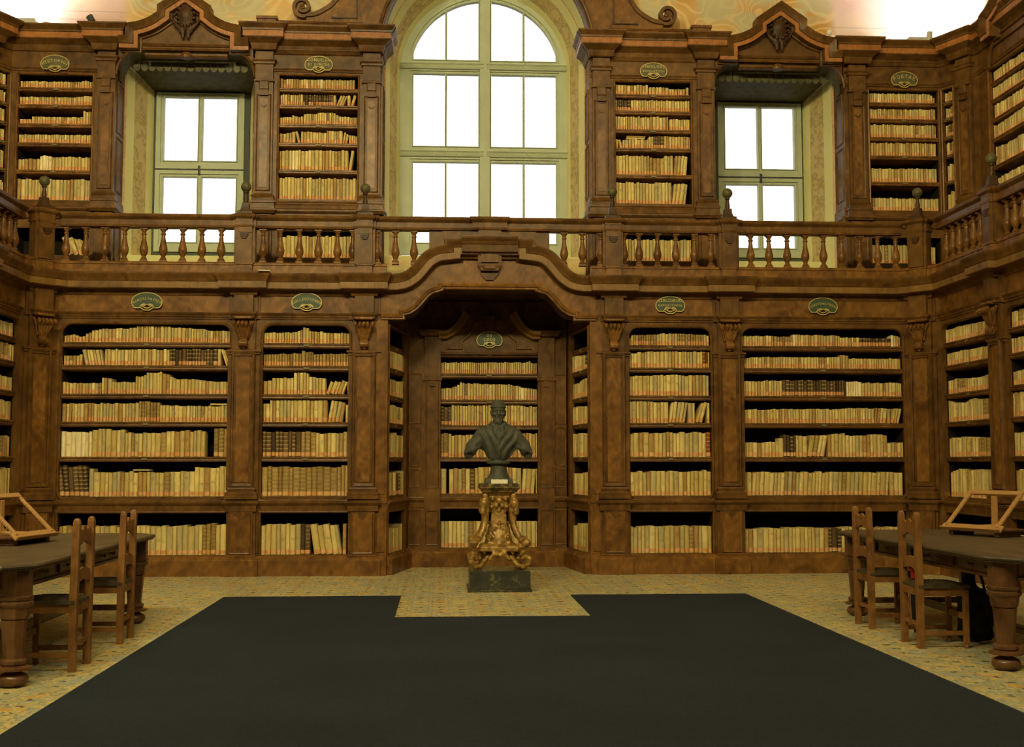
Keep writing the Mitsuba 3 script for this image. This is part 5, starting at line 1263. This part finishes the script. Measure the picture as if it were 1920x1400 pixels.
# ------------------------------------------------------------------ lamps
def emit(rgb): return {'type': 'area', 'radiance': {'type': 'rgb', 'value': [float(c) for c in rgb]}}
def floodlight(x, y, z, t, w, rgb, label):
    """trough lamp lying on the cornice, throwing its light up and back at the wall"""
    M = mat4(x, y, z, t)
    k = thing('floodlight', label, 'lamp', 'floodlights hidden on the upper cornice')
    part(k, 'housing', MB().box(-w - .02, w + .02, -.10, -.085, 0, .12).box(-w - .02, w + .02, -.10, .05, -.0, .012).box(-w - .02, -w, -.10, .05, 0, .1).box(w, w + .02, -.10, .05, 0, .1), 'lamp_shell', M)
    v = [[-w, -.07, .05], [w, -.07, .05], [w, .03, .03], [-w, .03, .03]]
    sd = shp(MB().add(v, [[0, 1, 2, 3]]), 'lamp_warm'); sd['emitter'] = emit(rgb)
    part(k, 'lamp_panel', sd, '', M)
def cornice_lamp(x, y, z, label, kind):
    M = mat4(x, y, z)
    k = thing('cornice_lamp', label, 'lamp', None)
    if kind == 'can':
        part(k, 'shell', MB().lathe([(.045, 0), (.045, .11), (.05, .115), (.05, .125), (.0, .126)], 0, 0, 14), 'lamp_shell', M, smooth=40)
        part(k, 'foot', MB().box(-.05, .05, -.04, .04, -.15, 0), 'lamp_shell', M)
    elif kind == 'spot':
        part(k, 'stem', MB().tube([(.03, 0, -.12), (.02, 0, .0), (.0, 0, .06)], .014, 8), 'lamp_shell', M)
        part(k, 'head', MB().mb(MB().lathe([(.02, -.05), (.045, -.04), (.05, .05), (.0, .051)], 0, 0, 12), mat4(0, 0, .09) @ rotm([0, 1, 0], -.6)), 'iron', M, smooth=40)
    else:
        part(k, 'stem', MB().tube([(0, 0, -.12), (0, 0, .03)], .015, 8), 'lamp_shell', M)
        for (a, b) in ((-.05, 0), (.05, 0), (0, .075)):
            part(k, 'bulb', MB().lathe([(.001, -.042)] + [(.042 * math.cos(math.radians(q)), .042 * math.sin(math.radians(q))) for q in range(-70, 90, 20)] + [(.001, .042)], 0, 0, 12), 'bulb', shift(M, a, 0, .05 + b), smooth=True)
cornice_lamp(-6.31, 17.15, 7.62, 'pale cylindrical lamp on the cornice in the upper left corner', 'can')
cornice_lamp(-5.68, 17.15, 7.72, 'small dark spotlight on a stem above the upper left pilaster', 'spot')
cornice_lamp(5.12, 17.15, 7.72, 'cluster of three round white bulbs beside the right pediment', 'bulbs')
cornice_lamp(6.35, 17.15, 7.66, 'pale cylindrical lamp on the cornice in the upper right corner', 'can')
cornice_lamp(6.62, 17.10, 7.74, 'second pale lamp on the cornice nearest the upper right corner', 'can')
FLOOD = np.array([900., 820, 740]) * LAMP
floodlight(-6.75, 17.2, 7.67, 0, .28, FLOOD * 1.0, 'floodlight on the cornice in the upper left corner')
floodlight(6.65, 17.2, 7.67, 0, .32, FLOOD * 1.2, 'floodlight on the cornice in the upper right corner')
def pendant(x, y, z, r, rgb, label):  # unseen globe lamp, added to fill the room and floor from above
    k = thing('added_pendant_lamp', label, 'lamp', 'unseen fill lamps added over the room')
    M = mat4(x, y, z)
    sd = shp(MB().lathe([(.001, -r)] + [(r * math.cos(math.radians(q)), r * math.sin(math.radians(q))) for q in range(-75, 61, 15)], 0, 0, 14), 'lamp_warm'); sd['emitter'] = emit(rgb)
    part(k, 'globe', sd, '', M)
    part(k, 'cap', MB().lathe([(r * .55, r * .84), (r * .5, r * .95), (.05, r * 1.1), (.04, r * 1.4)], 0, 0, 14), 'iron', M)
    part(k, 'rod', MB().tube([(0, 0, r * 1.2), (0, 0, 10.4 + 1.4 * math.sqrt(1 - (x / 7.4) ** 2) - z)], .015, 8), 'iron', M)
PW = np.array([1.0, .885, .45]) * 1.08
for (x, y, g, l) in ((-3.6, 9.0, 1.35, 'unseen round fill lamp added over the left table'), (3.2, 8.5, .45, 'unseen round fill lamp added over the right table'), (-3.2, 3.0, 1.1, 'unseen round fill lamp added on the left above the viewer'), (2.8, 2.5, .6, 'unseen round fill lamp added on the right above the viewer')):
    pendant(x, y, 8.3, .34, PW * 15 * g * LAMP, l)
def added_flood(x, y, z, rgb, label):  # made-up key light out of view, placed to set the shadow angles
    """wide unseen floodlight added above the viewer, aimed along the room"""
    k = thing('added_floodlight', label, 'lamp', 'unseen floodlights added above the viewer')
    M = mat4(x, y, z)
    sd = shp(MB().add([[-.8, 0, -.4], [.8, 0, -.4], [.8, 0, .4], [-.8, 0, .4]], [[3, 2, 1, 0]]), 'lamp_warm'); sd['emitter'] = emit(rgb)
    part(k, 'lamp_panel', sd, '', M)
    part(k, 'housing', MB().box(-.86, .86, -.2, -.02, -.46, .46).box(-.86, -.81, -.02, .12, -.46, .46).box(.81, .86, -.02, .12, -.46, .46).box(-.86, .86, -.02, .12, .41, .46), 'iron', M)
    part(k, 'rod', MB().tube([(0, -.1, .4), (0, -.1, 10.4 + 1.4 * math.sqrt(1 - (x / 7.4) ** 2) - z)], .02, 8), 'iron', M)
for (x, g, l) in ((-5.2, 1.4, 'unseen floodlight added at the far left above the viewer'), (-2.0, 1.1, 'unseen floodlight added left of the middle above the viewer'), (2.0, .70, 'unseen floodlight added right of the middle above the viewer'), (5.2, .20, 'unseen floodlight added at the far right above the viewer')):
    added_flood(x, 1.5, 9.4, PW * 125 * g * LAMP, l)
